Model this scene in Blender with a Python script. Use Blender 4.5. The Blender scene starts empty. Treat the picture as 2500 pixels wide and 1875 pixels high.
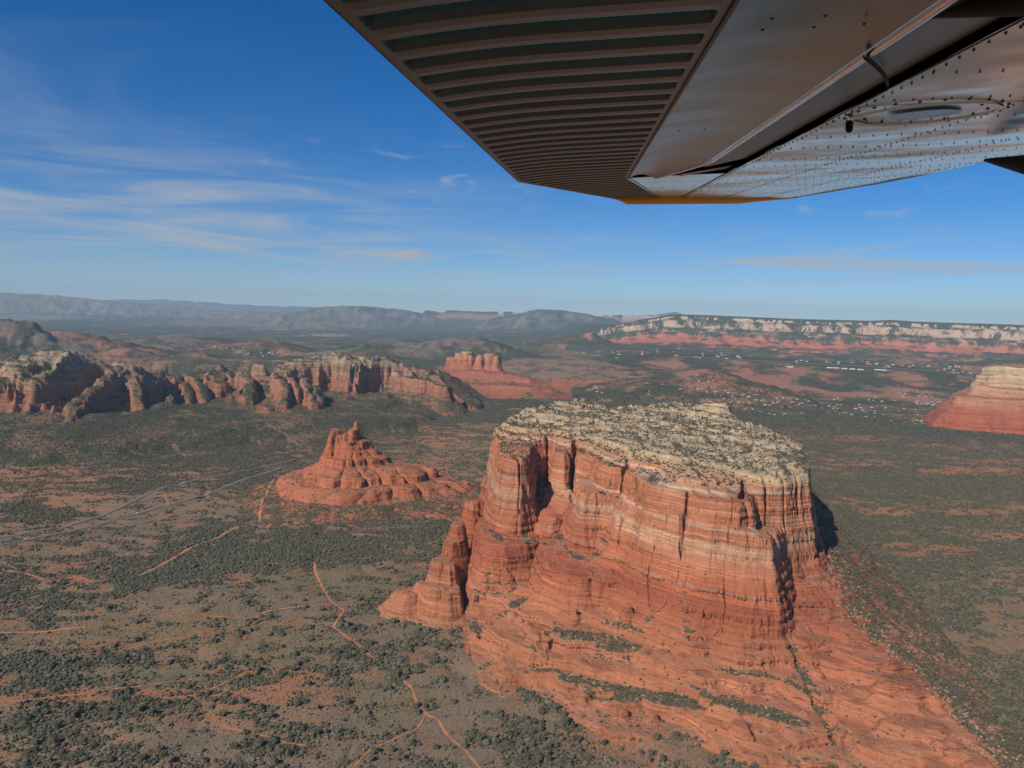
import bpy, bmesh, math, random, time
import numpy as np
from mathutils import Matrix, Vector
T0 = time.time()
sc = bpy.context.scene
col = sc.collection
rng = np.random.default_rng(7)
random.seed(7)

# ------------------------------------------------------------------ camera, world, sun
CAM_H = 600.0; FPX = 1888.0; PITCH = math.radians(5.2); ROLL = math.radians(1.7)
cP, sP, cR, sR = math.cos(PITCH), math.sin(PITCH), math.cos(ROLL), math.sin(ROLL)
AX_R = np.array([cR, sR*sP, sR*cP]); AX_U = np.array([-sR, cR*sP, cR*cP]); AX_F = np.array([0, cP, -sP])
CAM = np.array([0, 0, CAM_H])
cd = bpy.data.cameras.new('camera'); cam = bpy.data.objects.new('camera', cd); col.objects.link(cam)
cd.sensor_width = 36; cd.lens = FPX/2500*36; cd.clip_start = 0.05; cd.clip_end = 120000
cam.matrix_world = Matrix(((AX_R[0], AX_U[0], -AX_F[0], 0), (AX_R[1], AX_U[1], -AX_F[1], 0), (AX_R[2], AX_U[2], -AX_F[2], CAM_H), (0, 0, 0, 1)))
sc.camera = cam
SUN_EL = math.radians(38); SUN_DIR = np.array([-0.63, -0.78]); SUN_DIR = SUN_DIR/np.linalg.norm(SUN_DIR)
tosun = Vector((SUN_DIR[0]*math.cos(SUN_EL), SUN_DIR[1]*math.cos(SUN_EL), math.sin(SUN_EL)))
sl = bpy.data.lights.new('sun', 'SUN'); sl.energy = 4.5; sl.angle = math.radians(0.53); sl.color = (1.0, 0.93, 0.84)
so = bpy.data.objects.new('sun', sl); col.objects.link(so)
so.rotation_euler = (-tosun).to_track_quat('-Z', 'Y').to_euler(); so.location = (0, 0, 3000)
sc.view_settings.view_transform = 'Standard'; sc.view_settings.look = 'None'
sc.view_settings.exposure = 0.12; sc.view_settings.gamma = 1.0; sc.view_settings.use_curve_mapping = False
sc.cycles.use_denoising = True
sc.cycles.max_bounces = 5; sc.cycles.diffuse_bounces = 2; sc.cycles.glossy_bounces = 2; sc.cycles.volume_bounces = 0
sc.cycles.transparent_max_bounces = 4

w = bpy.data.worlds.new('World'); sc.world = w; w.use_nodes = True
nt = w.node_tree; N = nt.nodes; L = nt.links
for n in list(N): N.remove(n)
def nn(nt, t, **k):
    n = nt.nodes.new(t)
    for a, b in k.items(): setattr(n, a, b)
    return n
def mth(nt, op, a, b=None, c=None, clamp=False):
    n = nt.nodes.new('ShaderNodeMath'); n.operation = op; n.use_clamp = clamp
    for i, v in enumerate((a, b, c)):
        if v is None: continue
        if isinstance(v, (int, float)): n.inputs[i].default_value = v
        else: nt.links.new(v, n.inputs[i])
    return n.outputs[0]
def mixc(nt, f, a, b, mode='MIX'):
    n = nt.nodes.new('ShaderNodeMix'); n.data_type = 'RGBA'; n.blend_type = mode
    for i, v in ((0, f), (6, a), (7, b)):
        if isinstance(v, (int, float)): n.inputs[i].default_value = v
        elif isinstance(v, tuple): n.inputs[i].default_value = (v[0], v[1], v[2], 1)
        else: nt.links.new(v, n.inputs[i])
    return n.outputs[2]
def ramp(nt, f, stops, interp='LINEAR'):
    n = nt.nodes.new('ShaderNodeValToRGB'); e = n.color_ramp.elements; n.color_ramp.interpolation = interp
    while len(e) > 1: e.remove(e[-1])
    e[0].position = stops[0][0]; c = stops[0][1]; e[0].color = (c[0], c[1], c[2], 1) if isinstance(c, tuple) else (c, c, c, 1)
    for p, c in stops[1:]:
        k = e.new(p); k.color = (c[0], c[1], c[2], 1) if isinstance(c, tuple) else (c, c, c, 1)
    nt.links.new(f, n.inputs[0])
    return n.outputs[0]
def noise(nt, vec, scale, detail=4, rough=0.55, dist=0.0):
    n = nt.nodes.new('ShaderNodeTexNoise'); n.inputs['Scale'].default_value = scale
    n.inputs['Detail'].default_value = detail; n.inputs['Roughness'].default_value = rough
    n.inputs['Distortion'].default_value = dist
    if vec is not None: nt.links.new(vec, n.inputs['Vector'])
    return n.outputs['Fac']
def mapv(nt, vec, scale=(1, 1, 1), loc=(0, 0, 0), rot=(0, 0, 0)):
    n = nt.nodes.new('ShaderNodeMapping'); n.inputs['Scale'].default_value = scale
    n.inputs['Location'].default_value = loc; n.inputs['Rotation'].default_value = rot
    nt.links.new(vec, n.inputs['Vector']); return n.outputs[0]
def smooth(nt, v, a, b):
    n = nt.nodes.new('ShaderNodeMapRange'); n.interpolation_type = 'SMOOTHSTEP'
    nt.links.new(v, n.inputs[0]); n.inputs[1].default_value = a; n.inputs[2].default_value = b
    return n.outputs[0]

sky = nn(nt, 'ShaderNodeTexSky', sky_type='NISHITA', sun_disc=False)
sky.sun_elevation = SUN_EL; sky.sun_rotation = math.atan2(SUN_DIR[0], SUN_DIR[1])
sky.altitude = 1900; sky.air_density = 1.0; sky.dust_density = 0.0; sky.ozone_density = 3.0
hsv = nn(nt, 'ShaderNodeHueSaturation'); hsv.inputs['Saturation'].default_value = 1.28; L.new(mixc(nt, 1.0, sky.outputs[0], (0.82, 0.92, 1.12), 'MULTIPLY'), hsv.inputs['Color'])
# cirrus: a thin procedural layer on the direction (dir.xy/dir.z is a plane at cloud height)
geo = nn(nt, 'ShaderNodeTexCoord'); sep = nn(nt, 'ShaderNodeSeparateXYZ'); L.new(geo.outputs['Generated'], sep.inputs[0])
zc = mth(nt, 'MAXIMUM', sep.outputs[2], 0.02)
az = mth(nt, 'ARCTAN2', sep.outputs[0], sep.outputs[1])      # azimuth from the view direction
el = sep.outputs[2]
comb = nn(nt, 'ShaderNodeCombineXYZ'); L.new(az, comb.inputs[0]); L.new(el, comb.inputs[1])
ve = comb.outputs[0]
def wisp(scale, rot, lo, hi, dist=0.6, det=7):
    v = mapv(nt, ve, scale=scale, rot=(0, 0, rot))
    return smooth(nt, noise(nt, v, 1.0, det, 0.62, dist), lo, hi)
def band(v, c, wdt):   # soft bump
    d = mth(nt, 'DIVIDE', mth(nt, 'SUBTRACT', v, c), wdt)
    return mth(nt, 'POWER', 2.718, mth(nt, 'MULTIPLY', mth(nt, 'MULTIPLY', d, d), -1))
c1 = mth(nt, 'MULTIPLY', wisp((3.2, 30, 1), -0.10, 0.36, 0.72, 0.8), mth(nt, 'MULTIPLY', band(az, -0.50, 0.42), band(el, 0.115, 0.055)))
c2 = mth(nt, 'MULTIPLY', wisp((4, 44, 1), 0.04, 0.42, 0.74, 1.0), band(el, 0.070, 0.026))
c3 = mth(nt, 'MULTIPLY', wisp((2.2, 7, 1), -0.5, 0.45, 0.80, 0.9), mth(nt, 'MULTIPLY', band(az, -0.55, 0.28), band(el, 0.20, 0.09)))
c4 = mth(nt, 'MULTIPLY', wisp((17, 60, 1), 0.0, 0.54, 0.74, 0.5), mth(nt, 'MULTIPLY', band(az, -0.12, 0.26), band(el, 0.17, 0.035)))
c5 = mth(nt, 'MULTIPLY', wisp((16, 52, 3), 0.0, 0.55, 0.76, 0.5), mth(nt, 'MULTIPLY', band(az, 0.30, 0.3), band(el, 0.14, 0.05)))
cl = mth(nt, 'ADD', mth(nt, 'ADD', mth(nt, 'MULTIPLY', c1, 0.85), mth(nt, 'MULTIPLY', c2, 0.95)), mth(nt, 'MULTIPLY', c3, 0.30))
cl = mth(nt, 'ADD', cl, mth(nt, 'MULTIPLY', mth(nt, 'ADD', c4, c5), 0.55), clamp=True)
skc = mixc(nt, cl, hsv.outputs[0], (5.2, 5.6, 6.2))
bg = nn(nt, 'ShaderNodeBackground'); bg.inputs['Strength'].default_value = 0.073
L.new(skc, bg.inputs['Color']); wo = nn(nt, 'ShaderNodeOutputWorld'); L.new(bg.outputs[0], wo.inputs['Surface'])

# ------------------------------------------------------------------ helpers
def ray(px, py):
    u = (px-1250)/FPX; v = -(py-937.5)/FPX
    return AX_R*u + AX_U*v + AX_F
def P(px, py, z):
    d = ray(px, py); t = (z-CAM_H)/d[2]; return (d[0]*t, d[1]*t, z)
def D(px, py, y):
    d = ray(px, py); t = y/d[1]; return (d[0]*t, y, CAM_H + d[2]*t)
def C(cx, cy, z): return P(900+cx/1.8433, 900+cy/1.8433, z)
def Cy(cx, cy, y): return D(900+cx/1.8433, 900+cy/1.8433, y)
def proj(X, Y, Z):
    dx, dy, dz = X, Y, Z-CAM_H
    f = dy*AX_F[1] + dz*AX_F[2]; f = np.maximum(f, 1.0)
    u = (dx*AX_R[0]+dy*AX_R[1]+dz*AX_R[2])/f; v = (dx*AX_U[0]+dy*AX_U[1]+dz*AX_U[2])/f
    return 1250+u*FPX, 937.5-v*FPX
TAB = rng.random((256, 256)).astype(np.float32)
def vn(x, y, seed=0):
    x = x + seed*37.17; y = y + seed*91.73
    xi = np.floor(x).astype(np.int64); yi = np.floor(y).astype(np.int64)
    fx = (x-xi).astype(np.float32); fy = (y-yi).astype(np.float32)
    fx = fx*fx*fx*(fx*(fx*6-15)+10); fy = fy*fy*fy*(fy*(fy*6-15)+10)
    x0 = xi & 255; x1 = (xi+1) & 255; y0 = yi & 255; y1 = (yi+1) & 255
    a = TAB[y0, x0]; b = TAB[y0, x1]; c = TAB[y1, x0]; d = TAB[y1, x1]
    return (a+(b-a)*fx + (c-a+(a-b-c+d)*fx)*fy)*2-1
def fbm(x, y, o=4, seed=0, g=0.5):
    r = 0; a = 1.0; s = 0
    for i in range(o):
        r = r + a*vn(x, y, seed+i); s += a; a *= g
        x, y = x*1.83+y*0.71, y*1.83-x*0.71
    return r/s
def ridged(x, y, o=3, seed=0):
    r = 0; a = 1.0; s = 0
    for i in range(o):
        r = r + a*(1-np.abs(vn(x, y, seed+i))*2); s += a; a *= 0.5
        x, y = x*1.83+y*0.71, y*1.83-x*0.71
    return r/s
def itp(x, xs, ys):
    e = (ys[-1]-ys[-2])/(xs[-1]-xs[-2])
    return np.interp(x, list(xs)+[xs[-1]+4000], list(ys)+[ys[-1]+e*4000])
def sst(x, a, b):
    t = np.clip((x-a)/(b-a), 0, 1); return t*t*(3-2*t)
def psd(X, Y, poly):
    """signed distance to polygon, inside negative"""
    p = np.asarray(poly, float)[:, :2]; n = len(p)
    d = np.full(X.shape, 1e18); ins = np.zeros(X.shape, bool)
    for i in range(n):
        ax, ay = p[i]; bx, by = p[(i+1) % n]
        ex, ey = bx-ax, by-ay; wx, wy = X-ax, Y-ay
        t = np.clip((wx*ex+wy*ey)/(ex*ex+ey*ey+1e-9), 0, 1)
        q = (wx-ex*t)**2 + (wy-ey*t)**2; np.minimum(d, q, out=d)
        if ay != by:
            c = ((ay > Y) != (by > Y)) & (X < (bx-ax)*(Y-ay)/(by-ay)+ax); ins ^= c
    d = np.sqrt(d); return np.where(ins, -d, d)
def idw(X, Y, pts, p=2.2):
    s = 0; wsum = 0
    for x, y, z in pts:
        wgt = 1/(((X-x)**2+(Y-y)**2+30.0)**(p/2)); s = s+wgt*z; wsum = wsum+wgt
    return s/wsum
def tier(X, Y, poly, slope, gain=0.05, cap=40, extra=(), out=None, p=2.2, rnd=0.0):
    d = psd(X, Y, poly); rim = idw(X, Y, list(poly)+list(extra), p)
    if out is None: drop = np.where(d > 0, d*slope, 0)
    else: drop = np.where(d > 0, np.interp(d, out[0], out[1]), 0)
    if rnd: # rounded shoulder
        drop = drop + rnd*np.exp(-np.abs(d)/(rnd*1.6))*0.9
    return rim - drop + gain*np.minimum(np.maximum(-d, 0), cap)
def smax(a, b, k=3.0):
    h = np.clip(0.5+0.5*(a-b)/k, 0, 1); return b+(a-b)*h + k*h*(1-h)
def layers(z0, z1, tmin, tmax, seed):
    r = np.random.default_rng(seed); e = [z0]
    while e[-1] < z1: e.append(e[-1]+r.uniform(tmin, tmax))
    return np.array(e)
def terrace(z, edges, k, sharp=0.28):
    i = np.clip(np.searchsorted(edges, z)-1, 0, len(edges)-2)
    a = edges[i]; b = edges[i+1]; t = np.clip((z-a)/(b-a), 0, 1)
    s = sst(t, 0.5-sharp, 0.5+sharp)
    return z + k*((a+(b-a)*s)-z)
def tag(o, label=None, cat=None, group=None, kind=None):
    if label: o['label'] = label
    if cat: o['category'] = cat
    if group: o['group'] = group
    if kind: o['kind'] = kind
    return o
def mesh_np(name, V, Fq, smooth_=True):
    me = bpy.data.meshes.new(name); V = np.ascontiguousarray(V, np.float32); Fq = np.ascontiguousarray(Fq, np.int32)
    k = Fq.shape[1]
    me.vertices.add(len(V)); me.vertices.foreach_set('co', V.ravel())
    me.loops.add(Fq.size); me.loops.foreach_set('vertex_index', Fq.ravel())
    me.polygons.add(len(Fq)); me.polygons.foreach_set('loop_start', np.arange(0, Fq.size, k, dtype=np.int32))
    try: me.polygons.foreach_set('loop_total', np.full(len(Fq), k, np.int32))
    except Exception: pass
    if smooth_: me.polygons.foreach_set('use_smooth', np.ones(len(Fq), bool))
    me.update(calc_edges=True); return me
def link(name, me, mat=None, parent=None):
    o = bpy.data.objects.new(name, me); col.objects.link(o)
    if mat is not None: me.materials.append(mat)
    if parent is not None: o.parent = parent
    return o
def vattr(me, name, arr):
    a = me.attributes.new(name, 'FLOAT', 'POINT'); a.data.foreach_set('value', np.ascontiguousarray(arr, np.float32).ravel())
def vcol(me, name, arr):
    a = me.attributes.new(name, 'FLOAT_COLOR', 'POINT')
    c = np.ones((len(arr), 4), np.float32); c[:, :3] = arr; a.data.foreach_set('color', c.ravel())
def mat(name):
    m = bpy.data.materials.new(name); m.use_nodes = True
    b = m.node_tree.nodes['Principled BSDF']; b.inputs['Roughness'].default_value = 0.9
    b.inputs['Specular IOR Level'].default_value = 0.15
    return m, m.node_tree, b
def plain(name, c, rough=0.7, metal=0.0, spec=0.3, var=0.0, vs=1.0):
    m, t, b = mat(name); b.inputs['Roughness'].default_value = rough; b.inputs['Metallic'].default_value = metal
    b.inputs['Specular IOR Level'].default_value = spec
    if var:
        g = nn(t, 'ShaderNodeTexCoord'); f = noise(t, g.outputs['Object'], vs, 5)
        cc = mixc(t, f, tuple(v*(1-var) for v in c), tuple(min(1, v*(1+var)) for v in c)); t.links.new(cc, b.inputs['Base Color'])
    else: b.inputs['Base Color'].default_value = (*c, 1)
    return m

# ------------------------------------------------------------------ materials of rock and ground
def rock_material(name, stops, zlo, zhi, dip=(0, 0), veg=0.5, band_amt=0.45, warp=10, vegcol=(0.075, 0.078, 0.045), soil=(0.36, 0.155, 0.085), fine=1.0, streak=0.35, bump=1.0, flat=None, thinamt=0.4, capz=5000, capflat=(0.245, 0.195, 0.135)):
    """sandstone in strata; stops: (z, colour). flat surfaces carry scrub and soil"""
    m, t, b = mat(name)
    g = nn(t, 'ShaderNodeNewGeometry'); pos = g.outputs['Position']
    s = nn(t, 'ShaderNodeSeparateXYZ'); t.links.new(pos, s.inputs[0])
    nz = nn(t, 'ShaderNodeSeparateXYZ'); t.links.new(g.outputs['Normal'], nz.inputs[0])
    wv = noise(t, mapv(t, pos, (0.006*fine, 0.006*fine, 0.004)), 1, 4)
    z = mth(t, 'ADD', s.outputs[2], mth(t, 'MULTIPLY', mth(t, 'SUBTRACT', wv, 0.5), warp*2))
    z = mth(t, 'ADD', z, mth(t, 'ADD', mth(t, 'MULTIPLY', s.outputs[0], dip[0]), mth(t, 'MULTIPLY', s.outputs[1], dip[1])))
    f = mth(t, 'DIVIDE', mth(t, 'SUBTRACT', z, zlo), zhi-zlo)
    c = ramp(t, f, [((a-zlo)/(zhi-zlo), cc) for a, cc in stops])
    cb = nn(t, 'ShaderNodeCombineXYZ'); 
    t.links.new(mth(t, 'MULTIPLY', s.outputs[0], 0.004*fine), cb.inputs[0]); t.links.new(mth(t, 'MULTIPLY', s.outputs[1], 0.004*fine), cb.inputs[1]); t.links.new(mth(t, 'MULTIPLY', z, 0.16*fine), cb.inputs[2])
    bn = noise(t, cb.outputs[0], 1.0, 5, 0.7)
    bm = ramp(t, bn, [(0.28, 1-band_amt), (0.45, 0.92), (0.52, 1.05), (0.60, 0.80), (0.66, 1.18), (0.80, 1.30)])
    c = mixc(t, 1.0, c, bm, 'MULTIPLY')
    bed = ramp(t, noise(t, mapv(t, cb.outputs[0], (1.5, 1.5, 2.3), (2, 1, 4)), 1.0, 4, 0.65), [(0.0, 1), (0.395, 1), (0.42, 0.62), (0.445, 1.0), (0.53, 1.0), (0.548, 0.68), (0.57, 1.05), (1, 1.05)])  # narrow dark lines: undercut shadow between beds, painted into the colour
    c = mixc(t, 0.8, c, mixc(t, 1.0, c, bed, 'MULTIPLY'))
    steep = smooth(t, nz.outputs[2], 0.72, 0.35)
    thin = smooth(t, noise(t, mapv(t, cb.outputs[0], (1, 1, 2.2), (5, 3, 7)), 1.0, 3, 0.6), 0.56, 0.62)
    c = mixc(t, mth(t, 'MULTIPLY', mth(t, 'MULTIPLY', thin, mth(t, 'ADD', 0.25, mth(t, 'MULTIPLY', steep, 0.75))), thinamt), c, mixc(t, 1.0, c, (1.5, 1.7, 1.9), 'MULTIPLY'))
    st = smooth(t, noise(t, mapv(t, pos, (0.13*fine, 0.13*fine, 0.010*fine)), 1, 5, 0.65), 0.5, 0.72)
    c = mixc(t, mth(t, 'MULTIPLY', mth(t, 'MULTIPLY', st, steep), streak), c, mixc(t, 1.0, c, (0.50, 0.42, 0.40), 'MULTIPLY'))
    pale = smooth(t, noise(t, mapv(t, pos, (0.05*fine, 0.05*fine, 0.018*fine), (40, 3, 2)), 1, 5, 0.65), 0.56, 0.72)
    c = mixc(t, mth(t, 'MULTIPLY', mth(t, 'MULTIPLY', pale, steep), 0.45), c, mixc(t, 1.0, c, (1.35, 1.6, 1.75), 'MULTIPLY'))
    big = noise(t, mapv(t, pos, (0.012*fine,)*3), 1, 5)
    c = mixc(t, 1.0, c, ramp(t, big, [(0.3, 0.84), (0.7, 1.16)]), 'MULTIPLY')
    at = nn(t, 'ShaderNodeAttribute', attribute_name='veg')
    fl = smooth(t, nz.outputs[2], 0.62, 0.88)
    n1 = noise(t, mapv(t, pos, (0.11*fine, 0.11*fine, 0.11*fine)), 1, 6, 0.7)
    n2 = noise(t, mapv(t, pos, (0.022*fine,)*3, (9, 9, 9)), 1, 4)
    v = mth(t, 'ADD', mth(t, 'ADD', n1, mth(t, 'MULTIPLY', n2, 0.6)), mth(t, 'MULTIPLY', at.outputs['Fac'], 0.50))
    vm = smooth(t, v, 1.12, 1.24)
    sm = smooth(t, v, 0.78, 0.98)
    fcol = mixc(t, smooth(t, z, capz, capz+14), flat if flat else soil, capflat)
    c = mixc(t, mth(t, 'MULTIPLY', mth(t, 'MULTIPLY', sm, fl), 0.62), c, fcol)
    c = mixc(t, mth(t, 'MULTIPLY', vm, mth(t, 'MULTIPLY', fl, veg)), c, vegcol)
    t.links.new(c, b.inputs['Base Color']); b.inputs['Specular IOR Level'].default_value = 0.08
    h = mth(t, 'ADD', mth(t, 'MULTIPLY', bn, 3.2), mth(t, 'MULTIPLY', noise(t, mapv(t, pos, (0.2*fine, 0.2*fine, 0.2*fine)), 1, 6, 0.65), 2.2))
    h = mth(t, 'ADD', h, mth(t, 'MULTIPLY', noise(t, mapv(t, pos, (0.16*fine, 0.16*fine, 0.02*fine)), 1, 4, 0.6), 1.6))
    bp = nn(t, 'ShaderNodeBump'); bp.inputs['Strength'].default_value = 0.85; bp.inputs['Distance'].default_value = 1.6*bump/fine
    t.links.new(h, bp.inputs['Height']); t.links.new(bp.outputs[0], b.inputs['Normal'])
    return m
RED = (0.42, 0.132, 0.062); RED2 = (0.37, 0.105, 0.05); ORG = (0.47, 0.185, 0.095); PINK = (0.50, 0.255, 0.155); CRM = (0.56, 0.42, 0.27); CRM2 = (0.50, 0.37, 0.22); WHT = (0.66, 0.57, 0.46); GRYC = (0.42, 0.34, 0.24)
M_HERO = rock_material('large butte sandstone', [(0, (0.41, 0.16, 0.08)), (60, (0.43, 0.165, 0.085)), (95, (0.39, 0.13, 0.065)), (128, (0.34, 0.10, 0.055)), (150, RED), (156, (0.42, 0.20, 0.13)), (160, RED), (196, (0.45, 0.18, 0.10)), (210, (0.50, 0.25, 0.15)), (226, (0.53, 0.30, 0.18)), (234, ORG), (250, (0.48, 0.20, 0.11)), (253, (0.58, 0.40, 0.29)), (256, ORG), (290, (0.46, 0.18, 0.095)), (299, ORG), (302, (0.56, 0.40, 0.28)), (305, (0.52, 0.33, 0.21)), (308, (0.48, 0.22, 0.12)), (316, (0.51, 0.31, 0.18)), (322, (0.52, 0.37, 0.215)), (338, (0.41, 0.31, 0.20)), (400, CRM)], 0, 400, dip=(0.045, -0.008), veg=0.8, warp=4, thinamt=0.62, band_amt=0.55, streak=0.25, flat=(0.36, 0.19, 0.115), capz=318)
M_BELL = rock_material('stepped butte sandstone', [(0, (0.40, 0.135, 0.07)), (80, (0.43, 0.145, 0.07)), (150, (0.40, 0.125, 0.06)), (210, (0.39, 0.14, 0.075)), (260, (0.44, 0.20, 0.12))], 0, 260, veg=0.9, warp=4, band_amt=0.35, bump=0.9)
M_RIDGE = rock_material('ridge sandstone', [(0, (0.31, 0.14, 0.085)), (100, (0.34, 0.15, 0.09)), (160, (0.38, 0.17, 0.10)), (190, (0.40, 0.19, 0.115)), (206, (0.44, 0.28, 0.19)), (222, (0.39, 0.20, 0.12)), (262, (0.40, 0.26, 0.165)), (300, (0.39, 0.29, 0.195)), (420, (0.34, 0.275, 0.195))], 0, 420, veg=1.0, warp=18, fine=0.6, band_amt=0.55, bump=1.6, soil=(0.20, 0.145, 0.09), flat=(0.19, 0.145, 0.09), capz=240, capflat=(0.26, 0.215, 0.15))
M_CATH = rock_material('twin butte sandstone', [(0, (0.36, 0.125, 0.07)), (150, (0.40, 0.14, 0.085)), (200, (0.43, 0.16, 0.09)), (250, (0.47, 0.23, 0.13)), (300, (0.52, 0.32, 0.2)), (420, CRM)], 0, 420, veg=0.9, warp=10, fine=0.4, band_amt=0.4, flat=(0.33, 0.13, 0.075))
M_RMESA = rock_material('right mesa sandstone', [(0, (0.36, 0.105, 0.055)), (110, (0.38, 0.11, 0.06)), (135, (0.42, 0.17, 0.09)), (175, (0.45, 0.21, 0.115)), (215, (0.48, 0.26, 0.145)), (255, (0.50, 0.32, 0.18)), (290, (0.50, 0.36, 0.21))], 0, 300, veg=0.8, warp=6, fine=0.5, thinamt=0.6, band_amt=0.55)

def ground_material():
    m, t, b = mat('desert ground')
    g = nn(t, 'ShaderNodeNewGeometry'); pos = g.outputs['Position']
    base = nn(t, 'ShaderNodeAttribute', attribute_name='tone').outputs['Color']
    veg = nn(t, 'ShaderNodeAttribute', attribute_name='veg').outputs['Fac']
    far = nn(t, 'ShaderNodeAttribute', attribute_name='far').outputs['Fac']
    cf = noise(t, mapv(t, pos, (0.25, 0.25, 0.25)), 1, 6, 0.75)
    c = mixc(t, 1.0, base, ramp(t, cf, [(0.25, 0.60), (0.5, 1.02), (0.75, 1.42)]), 'MULTIPLY')
    n0 = noise(t, mapv(t, pos, (0.018, 0.018, 0.018), (3, 8, 1)), 1, 5, 0.6)
    c = mixc(t, smooth(t, n0, 0.52, 0.66), c, mixc(t, 1.0, c, (1.15, 0.84, 0.72), 'MULTIPLY'))
    c = mixc(t, smooth(t, n0, 0.46, 0.34), c, mixc(t, 1.0, c, (0.74, 0.86, 0.86), 'MULTIPLY'))
    # low scrub everywhere: small dark tufts
    s1 = noise(t, mapv(t, pos, (0.33, 0.33, 0.33), (5, 5, 5)), 1, 3, 0.6)
    tuft = smooth(t, mth(t, 'ADD', s1, mth(t, 'MULTIPLY', veg, 0.12)), 0.60, 0.66)
    c = mixc(t, mth(t, 'MULTIPLY', tuft, mth(t, 'MULTIPLY', mth(t, 'SUBTRACT', 1.0, far), 0.8)), c, (0.075, 0.070, 0.042))
    # distant woodland: clumps too far to tell apart
    k1 = noise(t, mapv(t, pos, (0.055, 0.055, 0.055), (1, 5, 5)), 1, 5, 0.75)
    k2 = noise(t, mapv(t, pos, (0.006, 0.006, 0.006), (2, 2, 5)), 1, 5, 0.65)
    k = mth(t, 'ADD', mth(t, 'ADD', mth(t, 'MULTIPLY', k1, 0.7), mth(t, 'MULTIPLY', k2, 0.5)), mth(t, 'MULTIPLY', veg, 0.42))
    wd = smooth(t, k, 0.70, 0.80)
    c = mixc(t, mth(t, 'MULTIPLY', wd, far), c, mixc(t, k2, (0.050, 0.058, 0.040), (0.085, 0.086, 0.054)))
    t.links.new(c, b.inputs['Base Color']); b.inputs['Specular IOR Level'].default_value = 0.05
    h = mth(t, 'ADD', mth(t, 'MULTIPLY', cf, 1.2), mth(t, 'MULTIPLY', mth(t, 'MULTIPLY', k1, far), 9.0))
    bp = nn(t, 'ShaderNodeBump'); bp.inputs['Strength'].default_value = 0.7; bp.inputs['Distance'].default_value = 1.0
    t.links.new(h, bp.inputs['Height']); t.links.new(bp.outputs[0], b.inputs['Normal'])
    return m
M_GROUND = ground_material()

# ------------------------------------------------------------------ ground height
def pl(pts, X, Y):
    """distance to a plan polyline, crest height there, side sign (negative = camera side)"""
    d = np.full(X.shape, 1e18); zc = np.zeros(X.shape); sd = np.zeros(X.shape)
    for (ax, ay, az), (bx, by, bz) in zip(pts[:-1], pts[1:]):
        ex, ey = bx-ax, by-ay; t = np.clip(((X-ax)*ex+(Y-ay)*ey)/(ex*ex+ey*ey+1e-9), 0, 1)
        qx, qy = X-ax-ex*t, Y-ay-ey*t; q = np.hypot(qx, qy); mk = q < d
        d = np.where(mk, q, d); zc = np.where(mk, az+(bz-az)*t, zc); sd = np.where(mk, np.sign(qy*ex-qx*ey), sd)
    return d, zc, sd
def crest(l, y): return [D(a, b, y if not callable(y) else y(a)) for a, b in l]
ED_F = layers(-60, 1500, 28, 70, 15)
RIDGES = []   # (crest points, front drop profile, back drop profile, ground tint kind)
def addr(l, y, front, back, kind): RIDGES.append((crest(l, y), front, back, kind))
addr([(-500, 712), (-100, 713), (50, 714), (163, 719), (285, 727), (407, 731), (488, 735), (557, 741), (651, 745), (773, 748), (900, 758)], 58000, ([0, 2500, 9000], [0, 500, 1100]), ([0, 9000], [0, 900]), 'blue')
addr([(-600, 700), (-100, 708), (0, 713), (60, 716), (130, 720), (260, 733), (400, 744), (560, 758), (690, 769)], 40000, ([0, 1200, 2400, 6000], [0, 190, 380, 900]), ([0, 7000], [0, 800]), 'purple')
addr([(470, 771), (560, 762), (620, 759), (690, 764), (760, 775)], 36000, ([0, 1800], [0, 400]), ([0, 7000], [0, 800]), 'purple')
addr([(640, 778), (700, 762), (760, 752), (790, 748), (840, 745), (880, 746), (930, 750), (1000, 757), (1060, 770)], 32000, ([0, 700, 3000], [0, 170, 700]), ([0, 6000], [0, 800]), 'green')
addr([(1035, 762), (1045, 757), (1075, 762), (1095, 756), (1130, 758), (1180, 760), (1250, 760), (1330, 763)], 34000, ([0, 200, 450, 1000, 2200], [0, 220, 280, 420, 700]), ([0, 6000], [0, 500]), 'cliff')
addr([(1160, 785), (1230, 770), (1275, 760), (1310, 755), (1340, 754), (1380, 758), (1420, 764), (1450, 770), (1500, 778)], 29000, ([0, 700, 2800], [0, 150, 650]), ([0, 6000], [0, 800]), 'green')
addr([(1400, 768), (1500, 768), (1600, 768), (1680, 774)], 31000, ([0, 400, 2500], [0, 280, 600]), ([0, 6000], [0, 600]), 'cliff')
addr([(1540, 774), (1585, 767), (1605, 769), (1625, 764), (1641, 759), (1655, 764), (1690, 773), (1760, 780)], 58000, ([0, 7000], [0, 800]), ([0, 7000], [0, 800]), 'blue')
RIM = crest([(1468, 802), (1500, 792), (1545, 785), (1590, 777), (1606, 773), (1634, 767), (1679, 768), (1787, 772), (1950, 779), (2131, 783), (2171, 781), (2233, 785), (2357, 789), (2500, 794), (2700, 801), (3100, 815)], lambda px: 15500-2500*min(1, max(0, (px-1500)/1100)))
AIRP = [D(a, b, y) for a, b, y in ((1500, 888, 7600), (1560, 878, 7700), (1640, 872, 7700), (1720, 874, 7650), (1850, 882, 7600), (2000, 890, 7500), (2150, 898, 7400), (2300, 908, 7300), (2345, 922, 7250))]
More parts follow.
